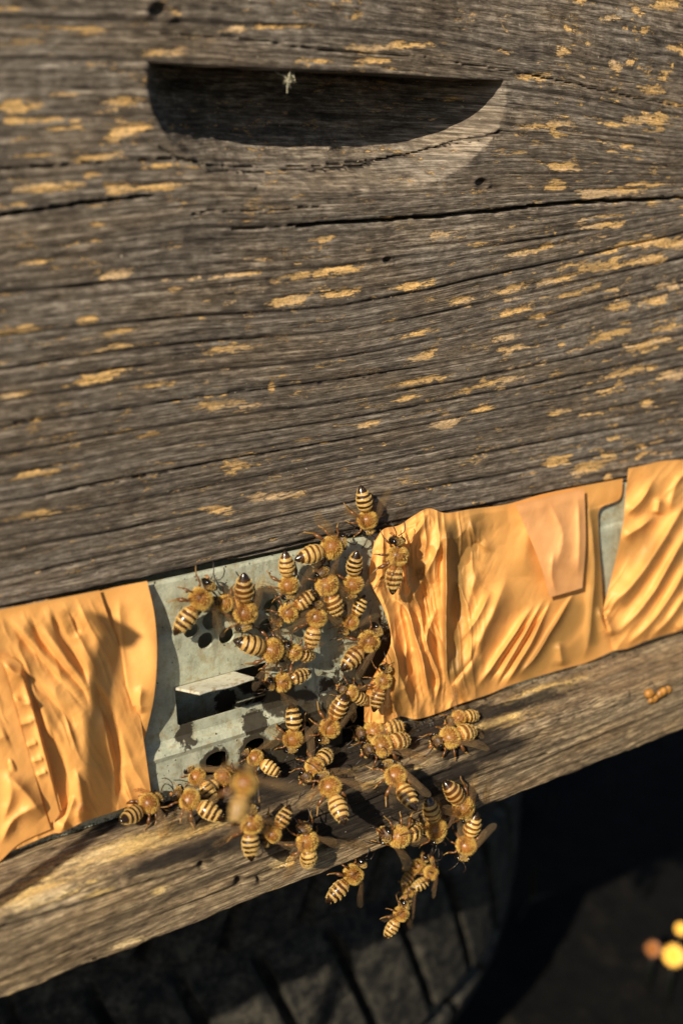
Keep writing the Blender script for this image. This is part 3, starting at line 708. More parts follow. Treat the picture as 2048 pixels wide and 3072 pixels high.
tape('adhesive_tape', 'short orange tape piece with a crinkled slanting edge at the left border',
     [(-70, 1990), (-20, 1980), (2, 1985)], [(-70, 2640), (0, 2585), (60, 2530), (152, 2488)], [(-70, 1990), (-70, 2640)],
     [(2, 1985), (30, 2070), (62, 2180), (100, 2310), (125, 2400), (152, 2488)], 7.0,
     [([(20, 1900), (80, 1700), (60, 1500)], 18, 1.3), ([(10, 2060), (100, 1880), (280, 1780)], 14, 1.5), ([(80, 1560), (200, 1700), (330, 1860)], 20, 1.8), ([(-60, 1300), (60, 1250)], 20, .8)],
     z=Z5, nu=110, nv=240, crumple=0.12, seed=6)
b5 = [([(20, 690), (110, 790), (200, 800)], 14, 1.5), ([(90, 960), (170, 1010), (250, 1010)], 12, 1.4), ([(110, 1180), (260, 1130)], 9, 1.0), ([(190, 1340), (290, 1300)], 8, .9), ([(240, 1450), (330, 1420)], 8, .9), ([(270, 1560), (360, 1520)], 8, .9)]
tape('adhesive_tape', 'narrow crinkled orange tape ridge between two slanting folds at the left',
     [(2, 1975), (45, 1990), (80, 2020)], [(152, 2470), (172, 2455), (185, 2430)], [(2, 1975), (35, 2080), (70, 2200), (110, 2340), (152, 2470)], [(80, 2020), (98, 2100), (125, 2200), (160, 2330), (185, 2430)], 7.2,
     b5 + [([(150, 760), (240, 1050), (340, 1400), (420, 1700)], 9, 1.2)], z=Z5, nu=70, nv=220, crumple=0.1, seed=8, edge_h=lambda px, py, U, W: -1.4 * sstep(.75, 1, U) )

Z4 = (1050, 1350, 1.571)
RR = [([(448, 330), (455, 600), (450, 850), (452, 1090)], 13, 3.6, 0.55), ([(490, 420), (500, 600), (490, 850), (480, 1060)], 24, -2.0),
      ([(740, 600), (640, 840), (540, 1030), (480, 1160)], 30, 4.2), ([(660, 660), (590, 800), (520, 900)], 13, 2.2), ([(860, 740), (740, 920), (600, 1120)], 12, 2.8),
      ([(905, 720), (800, 910), (690, 1100)], 9, 2.4), ([(940, 720), (850, 920), (730, 1110)], 8, 2.4), ([(1050, 680), (960, 830), (880, 970), (800, 1060)], 8, 2.0, .6),
      ([(370, 300), (300, 420), (260, 540)], 13, 2.2, .6), ([(440, 400), (400, 500), (340, 620), (290, 730)], 14, 2.4), ([(200, 700), (270, 760), (330, 960), (390, 1200)], 11, 3.0, .6),
      ([(190, 900), (250, 1100), (300, 1240)], 11, 2.0), ([(400, 760), (360, 900), (420, 1080), (400, 1210)], 11, 2.6, .6), ([(860, 260), (830, 450), (820, 600)], 34, 1.4),
      ([(1060, 220), (1090, 400), (1100, 640)], 14, 1.4), ([(1130, 260), (1150, 560), (1130, 850), (1100, 980)], 10, 1.6), ([(1170, 740), (1200, 850), (1245, 880)], 11, 2.0), ([(985, 900), (1000, 1020)], 12, 1.6),
      ([(520, 330), (600, 300), (740, 290)], 14, 1.0), ([(640, 420), (560, 480), (540, 560)], 22, -1.6), ([(310, 560), (360, 660), (330, 720)], 20, -1.8), ([(240, 380), (300, 350), (370, 300), (400, 350)], 9, 1.8),
      ([(470, 1120), (560, 1000), (600, 900)], 9, -1.6), ([(660, 1090), (780, 900), (880, 760)], 5, -1.4), ([(700, 1110), (830, 900), (925, 740)], 4, -1.4), ([(560, 300), (600, 420), (680, 480)], 12, 1.2),
      ([(130, 620), (180, 800), (210, 1000), (200, 1240)], 16, 2.6), ([(1100, 1290), (120, 1290)], 1, 0), ([(600, 560), (560, 700), (540, 820)], 16, 1.4)]
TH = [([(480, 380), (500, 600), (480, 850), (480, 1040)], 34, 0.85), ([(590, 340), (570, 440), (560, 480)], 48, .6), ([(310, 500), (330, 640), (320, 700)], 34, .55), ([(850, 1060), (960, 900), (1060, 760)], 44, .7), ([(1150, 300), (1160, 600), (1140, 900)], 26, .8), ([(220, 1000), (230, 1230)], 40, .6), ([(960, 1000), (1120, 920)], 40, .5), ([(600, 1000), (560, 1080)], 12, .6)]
tape('adhesive_tape', 'large crumpled orange tape sheet with thick diagonal folds right of the bee cluster',
     [(1122, 1640), (1150, 1600), (1196, 1589), (1240, 1560), (1285, 1538), (1336, 1552), (1406, 1541), (1521, 1525), (1623, 1496), (1740, 1472), (1868, 1448)],
     [(1092, 2168), (1150, 2170), (1200, 2150), (1250, 2158), (1324, 2136), (1368, 2116), (1464, 2084), (1534, 2055), (1687, 2008), (1757, 1989), (1842, 1952)],
     [(1122, 1640), (1108, 1740), (1150, 1830), (1172, 1930), (1120, 2030), (1095, 2090), (1092, 2168)],
     [(1868, 1448), (1858, 1505), (1800, 1530), (1795, 1592), (1803, 1720), (1809, 1821), (1824, 1890), (1842, 1952)], 5.2, RR, z=Z4, nu=420, nv=330, crumple=0.4, flow=(1.95, .5, 60), pleat=(1.45, 2.4, 34, lambda px, py: 1 - sstep(1330, 1480, px)), seed=12, lift_top=0.25, thin_shade=TH,
     cfac=lambda px, py: 0.35 + 1.0 * (1 - sstep(1380, 1560, px)))
tape('adhesive_tape', 'smooth pale orange tape rectangle stuck across the crumpled sheet',
     [(1546, 1526), (1650, 1500), (1752, 1478)], [(1648, 1792), (1700, 1778), (1746, 1764)], [(1546, 1526), (1590, 1620), (1622, 1700), (1648, 1792)], [(1752, 1478), (1756, 1620), (1746, 1764)], 7.6,
     [([(940, 250), (1000, 400), (970, 560)], 16, .9), ([(960, 480), (950, 600), (970, 680)], 10, .7), ([(1070, 220), (1080, 400), (1075, 600)], 12, .9)], z=Z4, nu=110, nv=150, crumple=0.12, seed=15, mat=M_TAPE2)
tape('adhesive_tape', 'orange tape with long diagonal folds at the right border beyond the teal gap',
     [(1884, 1418), (1935, 1408), (1992, 1395), (2110, 1390)], [(1838, 1952), (1885, 1945), (1940, 1922), (2048, 1890), (2110, 1874)],
     [(1884, 1418), (1876, 1490), (1869, 1570), (1850, 1660), (1826, 1760), (1811, 1821), (1816, 1872), (1838, 1952)], [(2110, 1390), (2110, 1874)], 5.6,
     [([(1600, 210), (1480, 420), (1330, 640), (1200, 755)], 20, 4.0), ([(1620, 330), (1480, 580), (1380, 740), (1250, 870)], 17, 3.8), ([(1620, 500), (1500, 700), (1400, 830), (1290, 930)], 16, 3.2),
      ([(1620, 640), (1500, 800), (1400, 900)], 15, 2.6), ([(1430, 140), (1380, 230), (1300, 310)], 14, 2.6), ([(1440, 310), (1360, 370), (1280, 420)], 14, 2.4), ([(1460, 220), (1450, 310)], 11, 1.8),
      ([(1600, 90), (1540, 160), (1500, 300)], 16, 1.8), ([(1200, 760), (1240, 880)], 12, 2.2), ([(1620, 760), (1540, 860)], 15, 2.0)], z=Z4, nu=210, nv=260, crumple=0.1, pleat=(2.15, .8, 44, lambda px, py: 1.0), flow=(2.2, .3, 70), seed=18, lift_top=0.5,
     thin_shade=[([(1330, 480), (1400, 440), (1420, 500)], 40, .5), ([(1300, 720), (1400, 580), (1500, 420)], 14, .5)])

# ------------------------------------------------------------------ tyre under the hive
tyre = tag(empty('tyre', (0, 0, 0)), 'old black rubber tyre lying flat under the hive with blocky tread', 'tyre')
m = N('tyre_rubber'); nz = m.noise(m.obj(), 500, 5, .75); nd = m.noise(m.obj(), 130, 5, .7)
m.set(col=m.mix(m.ss(m.math('ADD', m.math('MULTIPLY', nd, .6), m.math('MULTIPLY', nz, .4)), .42, .66), (0.005, 0.005, 0.005), (0.085, 0.075, 0.055)), rough=0.75, spec=0.35, nrm=m.bump(nz, 0.0012))
M_RUB = m.m
TR = 240.0; TH_ = 260.0; TZT = Z_LB - 8.0
# the floor's shadow edge crosses the tread where the photo shows the first lit blocks
dQ = ray(930, 2925); kk = -L.z / L.y
tq = (Z_LB + kk * YF - CAM[2] - kk * CAM[1]) / (dQ[2] + kk * dQ[1]); Q = CAM + dQ * tq
dE = ray(1530, 2800)[:2]; dE = dE / np.linalg.norm(dE); nE = np.array([-dE[1], dE[0]])     # left of the tangent ray
C0 = CAM[:2] + nE * TR; w_ = C0 - Q[:2]; bq = w_.dot(dE); disc = bq * bq - (w_.dot(w_) - TR * TR)
s_ = -bq + math.sqrt(max(disc, 0)); TCX, TCY = C0 + dE * s_
q = Q
print('tyre', TCX, TCY, q, disc)
ph = np.radians(np.arange(-160, 60, 0.22)); tz = np.linspace(0, 1, 130)
PHI, T = np.meshgrid(ph, tz, indexing='ij')
sh = 1 - np.clip(np.abs(T - .5) * 2, 0, 1) ** 6 * 0.12
rad = TR * sh
arcmm = PHI * TR + np.where(T < .47, 85 * T, 40 - 110 * (T - .47)) 
pitch = 34.0
g = np.abs(((arcmm / pitch + np.where((T > .47) & (T < .8), .5, 0)) % 1) - .5) * pitch
lug = sstep(1.3, 3.8, g)       # 0 in groove
cg = np.ones_like(T)
for c in (.47, .80): cg = np.minimum(cg, sstep(.012, .03, np.abs(T - c + 0.006 * np.sin(arcmm / 12))))
rad = rad - 9 * (1 - np.minimum(lug, cg)) + 0.8 * (fbm(arcmm / 5, T * 40, 3, 3) - .5)
Xt = TCX + rad * np.cos(PHI); Yt = TCY + rad * np.sin(PHI); Zt_ = TZT - T * TH_
link('tread', grid_mesh('tread', Xt, Yt, Zt_), M_RUB, tyre)
b = MB(); v = []; f = []; nph = 96
prof_t = [(TR * .88, 0), (TR * .84, 4), (TR * .72, 8), (TR * .66, -6), (TR * .65, -20), (TR * .66, -TH_ + 6), (TR * .72, -TH_ - 4), (TR * .88, -TH_)]
for i in range(nph):
    a = 2 * math.pi * i / nph
    for rr_, zz_ in prof_t: v.append((TCX + rr_ * math.cos(a), TCY + rr_ * math.sin(a), TZT + zz_))
k = len(prof_t)
for i in range(nph):
    for j in range(k - 1): f.append((i * k + j, ((i + 1) % nph) * k + j, ((i + 1) % nph) * k + j + 1, i * k + j + 1))
b.add(v, f); b.build('sidewall', M_RUB, tyre)

# ------------------------------------------------------------------ bees
mb_ = N('bee_body')
bc = mb_.attr('col', 'Color'); gl = mb_.attr('gloss'); nz = mb_.noise(mb_.obj(), 2500, 3, .6)
oi = mb_.n('ShaderNodeObjectInfo'); bc = mb_.mix(oi.outputs['Random'], mb_.mix(1.0, bc, (.70, .62, .55), 'MULTIPLY'), mb_.mix(1.0, bc, (1.1, 1.05, .95), 'MULTIPLY'))
mb_.set(col=mb_.mix(mb_.math('MULTIPLY', nz, .5), bc, mb_.mix(1.0, bc, (.6, .55, .5), 'MULTIPLY')), rough=mb_.math('SUBTRACT', .72, mb_.math('MULTIPLY', gl, .55)), spec=.55, nrm=mb_.bump(nz, 0.00004))
M_BEE = mb_.m
mf = N('bee_hair'); mf.set(col=mf.attr('col', 'Color'), rough=.55, spec=.3)
tr = mf.n('ShaderNodeBsdfTranslucent'); mf.put(tr.inputs[0], mf.attr('col', 'Color')); mx = mf.n('ShaderNodeMixShader'); mx.inputs[0].default_value = .35
mf.t.links.new(mf.bsdf.outputs[0], mx.inputs[1]); mf.t.links.new(tr.outputs[0], mx.inputs[2]); mf.t.links.new(mx.outputs[0], mf.out.inputs[0]); M_FUR = mf.m
mw = N('bee_wing'); mw.set(col=(0.50, 0.36, 0.20), rough=.16, spec=.9)
tp = mw.n('ShaderNodeBsdfTransparent'); tp.inputs[0].default_value = (1, .93, .8, 1); mx = mw.n('ShaderNodeMixShader'); mx.inputs[0].default_value = .085
mw.t.links.new(tp.outputs[0], mx.inputs[1]); mw.t.links.new(mw.bsdf.outputs[0], mx.inputs[2]); mw.t.links.new(mx.outputs[0], mw.out.inputs[0]); M_WING = mw.m
M_VEIN = simple('wing_vein', (0.10, 0.045, 0.015), .5)

BLK = (0.022, 0.012, 0.006); BRN = (0.09, 0.035, 0.010); GLD = (0.56, 0.36, 0.10); PAL = (0.72, 0.52, 0.20); AMB = (0.34, 0.14, 0.03)

def lerp3(a, b, t): return tuple(a[i] + (b[i] - a[i]) * t for i in range(3))

def make_bee(thr=.6, curl=0.0, wing=18.0, head_yaw=0.0, amber=0.0, seed=0, wing_up=8.0, headdown=20.0, flying=False):
    """worker bee, 13 mm long, head to +x, back to +z, feet on z=0"""
    rnd = random.Random(seed)
    root = empty('honey_bee')
    # spine: list of (arc s, centre, tangent) ; abdomen bends by 'curl' degrees
    hz = 2.9
    NS = 20
    stations = []          # s from head front to tail ; (s, half width, half height, colour, gloss)
    def ringcol(s):
        return None
    rows = []
    # head  0..2.3
    def R(s, w, h, dz=0): rows.append((s, w, h, dz))
    for s, w, h in [(0.35, .05, .05), (.42, .7, .7), (.6, 1.2, 1.2), (.95, 1.55, 1.5), (1.35, 1.68, 1.6), (1.8, 1.35, 1.25), (2.15, .75, .7), (2.4, .5, .5)]: R(s, w, h, -.25)
    for s, w, h in [(2.6, .7, .7), (2.9, 1.35, 1.3), (3.3, 1.8, 1.7), (3.9, 2.12, 1.98), (4.5, 2.2, 2.05), (5.1, 2.1, 2.0), (5.7, 1.75, 1.65), (6.1, 1.2, 1.15), (6.4, .6, .6), (6.6, .42, .42)]: R(s, w, h, .1)
    A0, AL = 6.75, 6.9
    def aw(t): return 1.98 * (math.sin(math.pi * min(1, (t * .93 + .05)) ** .72) ** .72)
    na = 44
    for i in range(na + 1):
        t = i / na
        w = aw(t) if t < .995 else .1
        seg = (t * 5.4) % 1; w *= 1 + .045 * (1 - seg) ** 2 * (0 if t > .9 or t < .06 else 1) * -1 + .02 * seg
        R(A0 + AL * t, max(w, .08), max(w * .9, .08), 0)
    # spine positions
    pos = []; x = 5.9; z = 0; ang = 0; prev = 0
    for s, w, h, dz in rows:
        ds = s - prev; prev = s
        if s > 6.6: ang = math.radians(curl) * min(1, (s - 6.6) / AL) ** .8
        x -= ds * math.cos(ang); z -= ds * math.sin(ang)
        pos.append((x, z, ang))
    v = []; c = []; g = []; f = []
    for k, ((s, w, h, dz), (x, z, ang)) in enumerate(zip(rows, pos)):
        ctr = Vector((x, 0, hz + dz + z))
        if s < 2.5: ctr.y += math.tan(math.radians(head_yaw)) * (2.6 - s) * .9; ctr.z -= (2.5 - s) * math.sin(math.radians(headdown))
        upv = Vector((-math.sin(ang), 0, math.cos(ang)))
        for j in range(NS):
            a = 2 * math.pi * j / NS; sn = math.sin(a)
            p = ctr + Vector((0, math.cos(a) * w, 0)) + upv * (sn * h)
            if 2.5 < s < 6.5: p += Vector((rnd.uniform(-.03, .03),) * 3)
            v.append(p)
            if s < 2.5: col = lerp3(BLK, AMB, .05 + .15 * rnd.random()); gg = .35
            elif s < 6.7: col = lerp3(BRN, AMB, .35 + .35 * sn); gg = .6
            else:
                t = (s - A0) / AL; seg = (t * 5.4) % 1
                band = seg > thr + .06 * math.cos(a * 2)
                if t > .84: col, gg = BLK, .95
                elif not band: col, gg = lerp3(BLK, AMB, (amber * (1 - t) + (.5 if t < .12 else .05 * rnd.random()))), .85
                else: col, gg = lerp3(PAL, GLD, .25 + .3 * rnd.random()), .35
                if sn < -.35: col = lerp3(col, lerp3(GLD, BRN, .5), .6)
            c.append(col); g.append(gg)
    nr_ = len(rows)
    for i in range(nr_ - 1):
        for j in range(NS): f.append((i * NS + j, i * NS + (j + 1) % NS, (i + 1) * NS + (j + 1) % NS, (i + 1) * NS + j))
    f.append(tuple(range(NS))[::-1]); f.append(tuple((nr_ - 1) * NS + j for j in range(NS)))
    b = MB(); b.add(v, f, col=c, gloss=g)
    hv = Vector((4.6, math.tan(math.radians(head_yaw)) * 1.2, hz - .25 - 1.2 * math.sin(math.radians(headdown))))
    for sd in (-1, 1):
        b.ell(hv + Vector((.15, sd * 1.52, .25)), (.72, .5, 1.15), 12, 8, rot=Matrix.Rotation(sd * .25, 3, 'Z'), col=(0.006, 0.005, 0.004), gloss=1.0)
        a0 = hv + Vector((1.15, sd * .35, .1)); a1 = a0 + Vector((1.0, sd * .9, .75)); 
        b.tube([a0, a1], [.13, .11], 6, col=BLK, gloss=.6)
        b.tube([a1, a1 + Vector((1.0, sd * .5, -.3)), a1 + Vector((1.9, sd * .8, -1.0)), a1 + Vector((2.5, sd * .7, -1.7))], [.12, .13, .13, .1], 6, col=BLK, gloss=.5)
    b.tube([hv + Vector((1.0, 0, -.9)), hv + Vector((1.3, 0, -1.7)), hv + Vector((1.1, 0, -2.2))], [.35, .25, .1], 6, col=AMB, gloss=.6)
    for k3, (bx, fwd) in enumerate([(3.1, 1), (1.8, -.35), (.6, -1)]):
        for sd in (-1, 1):
            j1 = rnd.uniform(-.5, .5); spread = [2.3, 3.3, 2.9][k3]
            lx = [2.2, -.6, -2.8][k3] + j1
            p0 = Vector((bx, sd * .9, hz - 1.2)); p1 = p0 + Vector((lx * .38, sd * spread * .55, .75 + (.3 if k3 == 2 else 0)))
            p2 = p0 + Vector((lx * .8, sd * spread * .95, -.6)); p3 = Vector((p0.x + lx * 1.25, sd * (.9 + spread * 1.05), .15)); p4 = p3 + Vector((lx * .22, sd * .35, -.05))
            if flying: p2.z -= 1.5; p3 = p2 + Vector((-1.4, 0, -1.6)); p4 = p3 + Vector((-.8, 0, -.4))
            th = [.24, .26, .34][k3]
            b.tube([p0, p0.lerp(p1, .55), p1], [th * .9, th * 1.25, th * .8], 7, col=lerp3(BLK, AMB, .5), gloss=.6)
            b.tube([p1, p1.lerp(p2, .6), p2], [th * .75, th * (1.5 if k3 == 2 else 1.1), th * .8], 7, col=lerp3(BLK, AMB, .35), gloss=.7)
            b.tube([p2, p3, p4], [th * .75, th * .45, th * .3], 6, col=lerp3(BRN, GLD, .4), gloss=.5)
    b.build('body', M_BEE, root)
    # ---- fur
    fb = MB()
    def hair(p, d, ln, wd, col):
        d = d.normalized(); t = d.orthogonal().normalized(); t = Matrix.Rotation(rnd.uniform(0, 6.28), 3, d) @ t
        fb.add([p - t * wd, p + t * wd, p + d * ln], [(0, 1, 2)], col=col)
    def at(s, a):
        for k in range(len(rows) - 1):
            if rows[k + 1][0] >= s: break
        q = (s - rows[k][0]) / max(1e-6, rows[k + 1][0] - rows[k][0])
        w = rows[k][1] * (1 - q) + rows[k + 1][1] * q; h = rows[k][2] * (1 - q) + rows[k + 1][2] * q; dz = rows[k][3] * (1 - q) + rows[k + 1][3] * q
        x = pos[k][0] * (1 - q) + pos[k + 1][0] * q; z = pos[k][1] * (1 - q) + pos[k + 1][1] * q; ang = pos[k][2]
        up = Vector((-math.sin(ang), 0, math.cos(ang)))
        ct = Vector((x, 0, hz + dz + z))
        if s < 2.5: ct.y += math.tan(math.radians(head_yaw)) * (2.6 - s) * .9; ct.z -= (2.5 - s) * math.sin(math.radians(headdown))
        nrm = Vector((0, math.cos(a) * h, 0)) + up * (math.sin(a) * w)
        return ct + Vector((0, math.cos(a) * w, 0)) + up * (math.sin(a) * h), nrm.normalized(), ct
    for i in range(5500):       # thorax
        s = 2.6 + 3.9 * rnd.random(); a = rnd.uniform(0, 6.283)
        p, n_, ct = at(s, a)
        mid = (s - 4.4) / 1.9; bald = math.sin(a) > .55 and abs(mid + .05) < .5 and rnd.random() < .8
        if bald: continue
        d = n_ + Vector((-mid * .7, 0, 0)) + Vector([rnd.gauss(0, .28) for _ in range(3)]) + Vector((-.25, 0, 0))
        q = rnd.random(); hair(p, d, rnd.uniform(.35, .8), .032, lerp3((0.60, 0.37, 0.07), (0.94, 0.69, 0.23), q))
    for i in range(1500):        # head
        s = .42 + 1.8 * rnd.random(); a = rnd.uniform(0, 6.283)
        if abs(math.cos(a)) > .8: continue
        p, n_, ct = at(s, a); hair(p, n_ + Vector((.6, 0, 0)) + Vector([rnd.gauss(0, .25) for _ in range(3)]), rnd.uniform(.25, .5), .035, lerp3(GLD, PAL, rnd.random()))
    for i in range(3000):       # pale bands on the abdomen and its furry sides
        t = rnd.random() * .86; a = rnd.uniform(0, 6.283); seg = (t * 5.4) % 1
        if not (seg > thr + .04 or t < .07 or math.sin(a) < -.1 and rnd.random() < .4): continue
        p, n_, ct = at(A0 + AL * t, a); hair(p, n_ * .55 + Vector((-1, 0, 0)) + Vector([rnd.gauss(0, .15) for _ in range(3)]), rnd.uniform(.25, .5), .04, lerp3(GLD, (0.84, .64, .28), rnd.random()))
    fb.build('fur', M_FUR, root, smooth=False)
    # ---- wings
    fore = [(0, 0), (2, -.55), (4.5, -1.2), (7, -1.9), (8.6, -2.2), (9.4, -1.7), (9.2, -.8), (8, .25), (5.5, .75), (3, .55), (1, .25)]
    hind = [(0, 0), (1.5, -.9), (3.5, -1.6), (5.3, -1.7), (6.2, -1.1), (6.0, -.4), (4.4, .15), (2, .25)]
    for sd in (-1, 1):
        for kind, ol in (('fore', fore), ('hind', hind)):
            wb = MB(); ang = wing + rnd.uniform(-4, 4) + (8 if kind == 'hind' else 0) * (1 if wing > 35 else -.4)
            org = Vector((2.9 if kind == 'fore' else 2.1, sd * 1.5, hz + 1.25))
            ca, sa = math.cos(math.radians(ang)), math.sin(math.radians(ang)); up = math.radians(wing_up * (1 if kind == 'fore' else .6))
            def W(u, q, lift=0.0):
                # u outward along the wing, q across it (negative = trailing, towards the body when folded)
                fx_, fy_ = u * ca - q * sa * -1 * .0 + q * sa, u * sa - q * ca
                dz = math.sin(up) * u + .10 * math.sin(q * 2.2 + u * .6) * min(1, u / 4) - (0.012 * u * u if wing < 35 else 0.004 * u * u)
                return org + Vector((-fx_, sd * fy_, dz + lift))
            pts = [(p.x, p.y) for p in [Vector((float(a_), float(b_))) for a_, b_ in smoothpoly(ol + [ol[0]], 3)]]
            cxm = sum(p[0] for p in pts) / len(pts); cym = sum(p[1] for p in pts) / len(pts)
            vv = []; ff = []; m_ = len(pts); rings_ = 5
            for r_ in range(rings_ + 1):
                s_ = 1 - r_ / rings_ * .98
                for p in pts: vv.append(W(cxm + (p[0] - cxm) * s_, cym + (p[1] - cym) * s_))
            for r_ in range(rings_):
                for j in range(m_ - 1): ff.append((r_ * m_ + j, r_ * m_ + j + 1, (r_ + 1) * m_ + j + 1, (r_ + 1) * m_ + j))
            wb.add(vv, ff, mi=0)
            if kind == 'fore':
                vs = [[(0, .1), (3, .55), (5.5, .72), (8, .22)], [(0, 0), (3, .1), (5.2, .0), (7.4, -.3), (9, -.9)], [(.3, 0), (2.5, -.35), (5, -.6), (7, -1.2), (8.4, -1.7)], [(.2, -.1), (2.4, -.6), (4.5, -1.15)],
                      [(3, .5), (3.1, .1), (2.7, -.4)], [(5.4, .7), (5.2, 0), (4.6, -.6)], [(6.6, -.1), (6.2, -1.0)]]
            else: vs = [[(0, 0), (2, .22), (4.4, .12), (5.9, -.5)], [(.2, -.1), (2.5, -.5), (4.8, -1.2)], [(2.6, .2), (2.5, -.5)]]
            for q_ in vs: wb.tube([W(a_, b_, .02) for a_, b_ in q_], .032, 4, mi=1)
            wb.build('wing', [M_WING, M_VEIN], root)
    return root

def copy_tree(o, parent=None):
    c = o.copy(); C.objects.link(c)
    if parent is not None: c.parent = parent
    for ch in list(o.children): copy_tree(ch, c)
    return c

POSES = {
 'a': dict(curl=12, wing=24, head_yaw=6, amber=.1, seed=1),
 'b': dict(curl=6, wing=48, head_yaw=-12, amber=.25, seed=2, wing_up=12),
 'c': dict(curl=50, wing=34, head_yaw=4, amber=.05, seed=3, wing_up=14, headdown=35),
 'd': dict(curl=-6, wing=13, head_yaw=10, amber=.6, seed=4, wing_up=5),
 'e': dict(curl=22, wing=62, head_yaw=-5, amber=.15, seed=5, wing_up=20),
 'f': dict(curl=-18, wing=55, head_yaw=0, amber=.02, seed=6, wing_up=-4, headdown=40),
 'h': dict(curl=4, wing=52, head_yaw=12, amber=.5, seed=11, wing_up=-2, thr=.5, headdown=30),
 'i': dict(curl=26, wing=16, head_yaw=-14, amber=.75, seed=12, thr=.66),
 'j': dict(curl=-10, wing=10, head_yaw=-8, amber=.6, seed=13, wing_up=3, thr=.7),
 'k': dict(curl=32, wing=40, head_yaw=0, amber=.15, seed=14, thr=.48, wing_up=10),
 'g': dict(curl=15, wing=80, head_yaw=0, amber=.3, seed=7, wing_up=35, flying=True),
}
PROTO = {}
ZM = {1: (400, 1400, 1.7422), 2: (300, 1950, 1.7422), 3: (850, 1950, 2.24), 6: (0, 2400, .7656), 7: (900, 1950, 2.6133), 8: (500, 2550, 1.568), 0: (0, 0, 1)}
nF = np.array([0, -1.0, 0]); nD = np.array([0.0, -0.55, 0.83]); nD /= np.linalg.norm(nD)
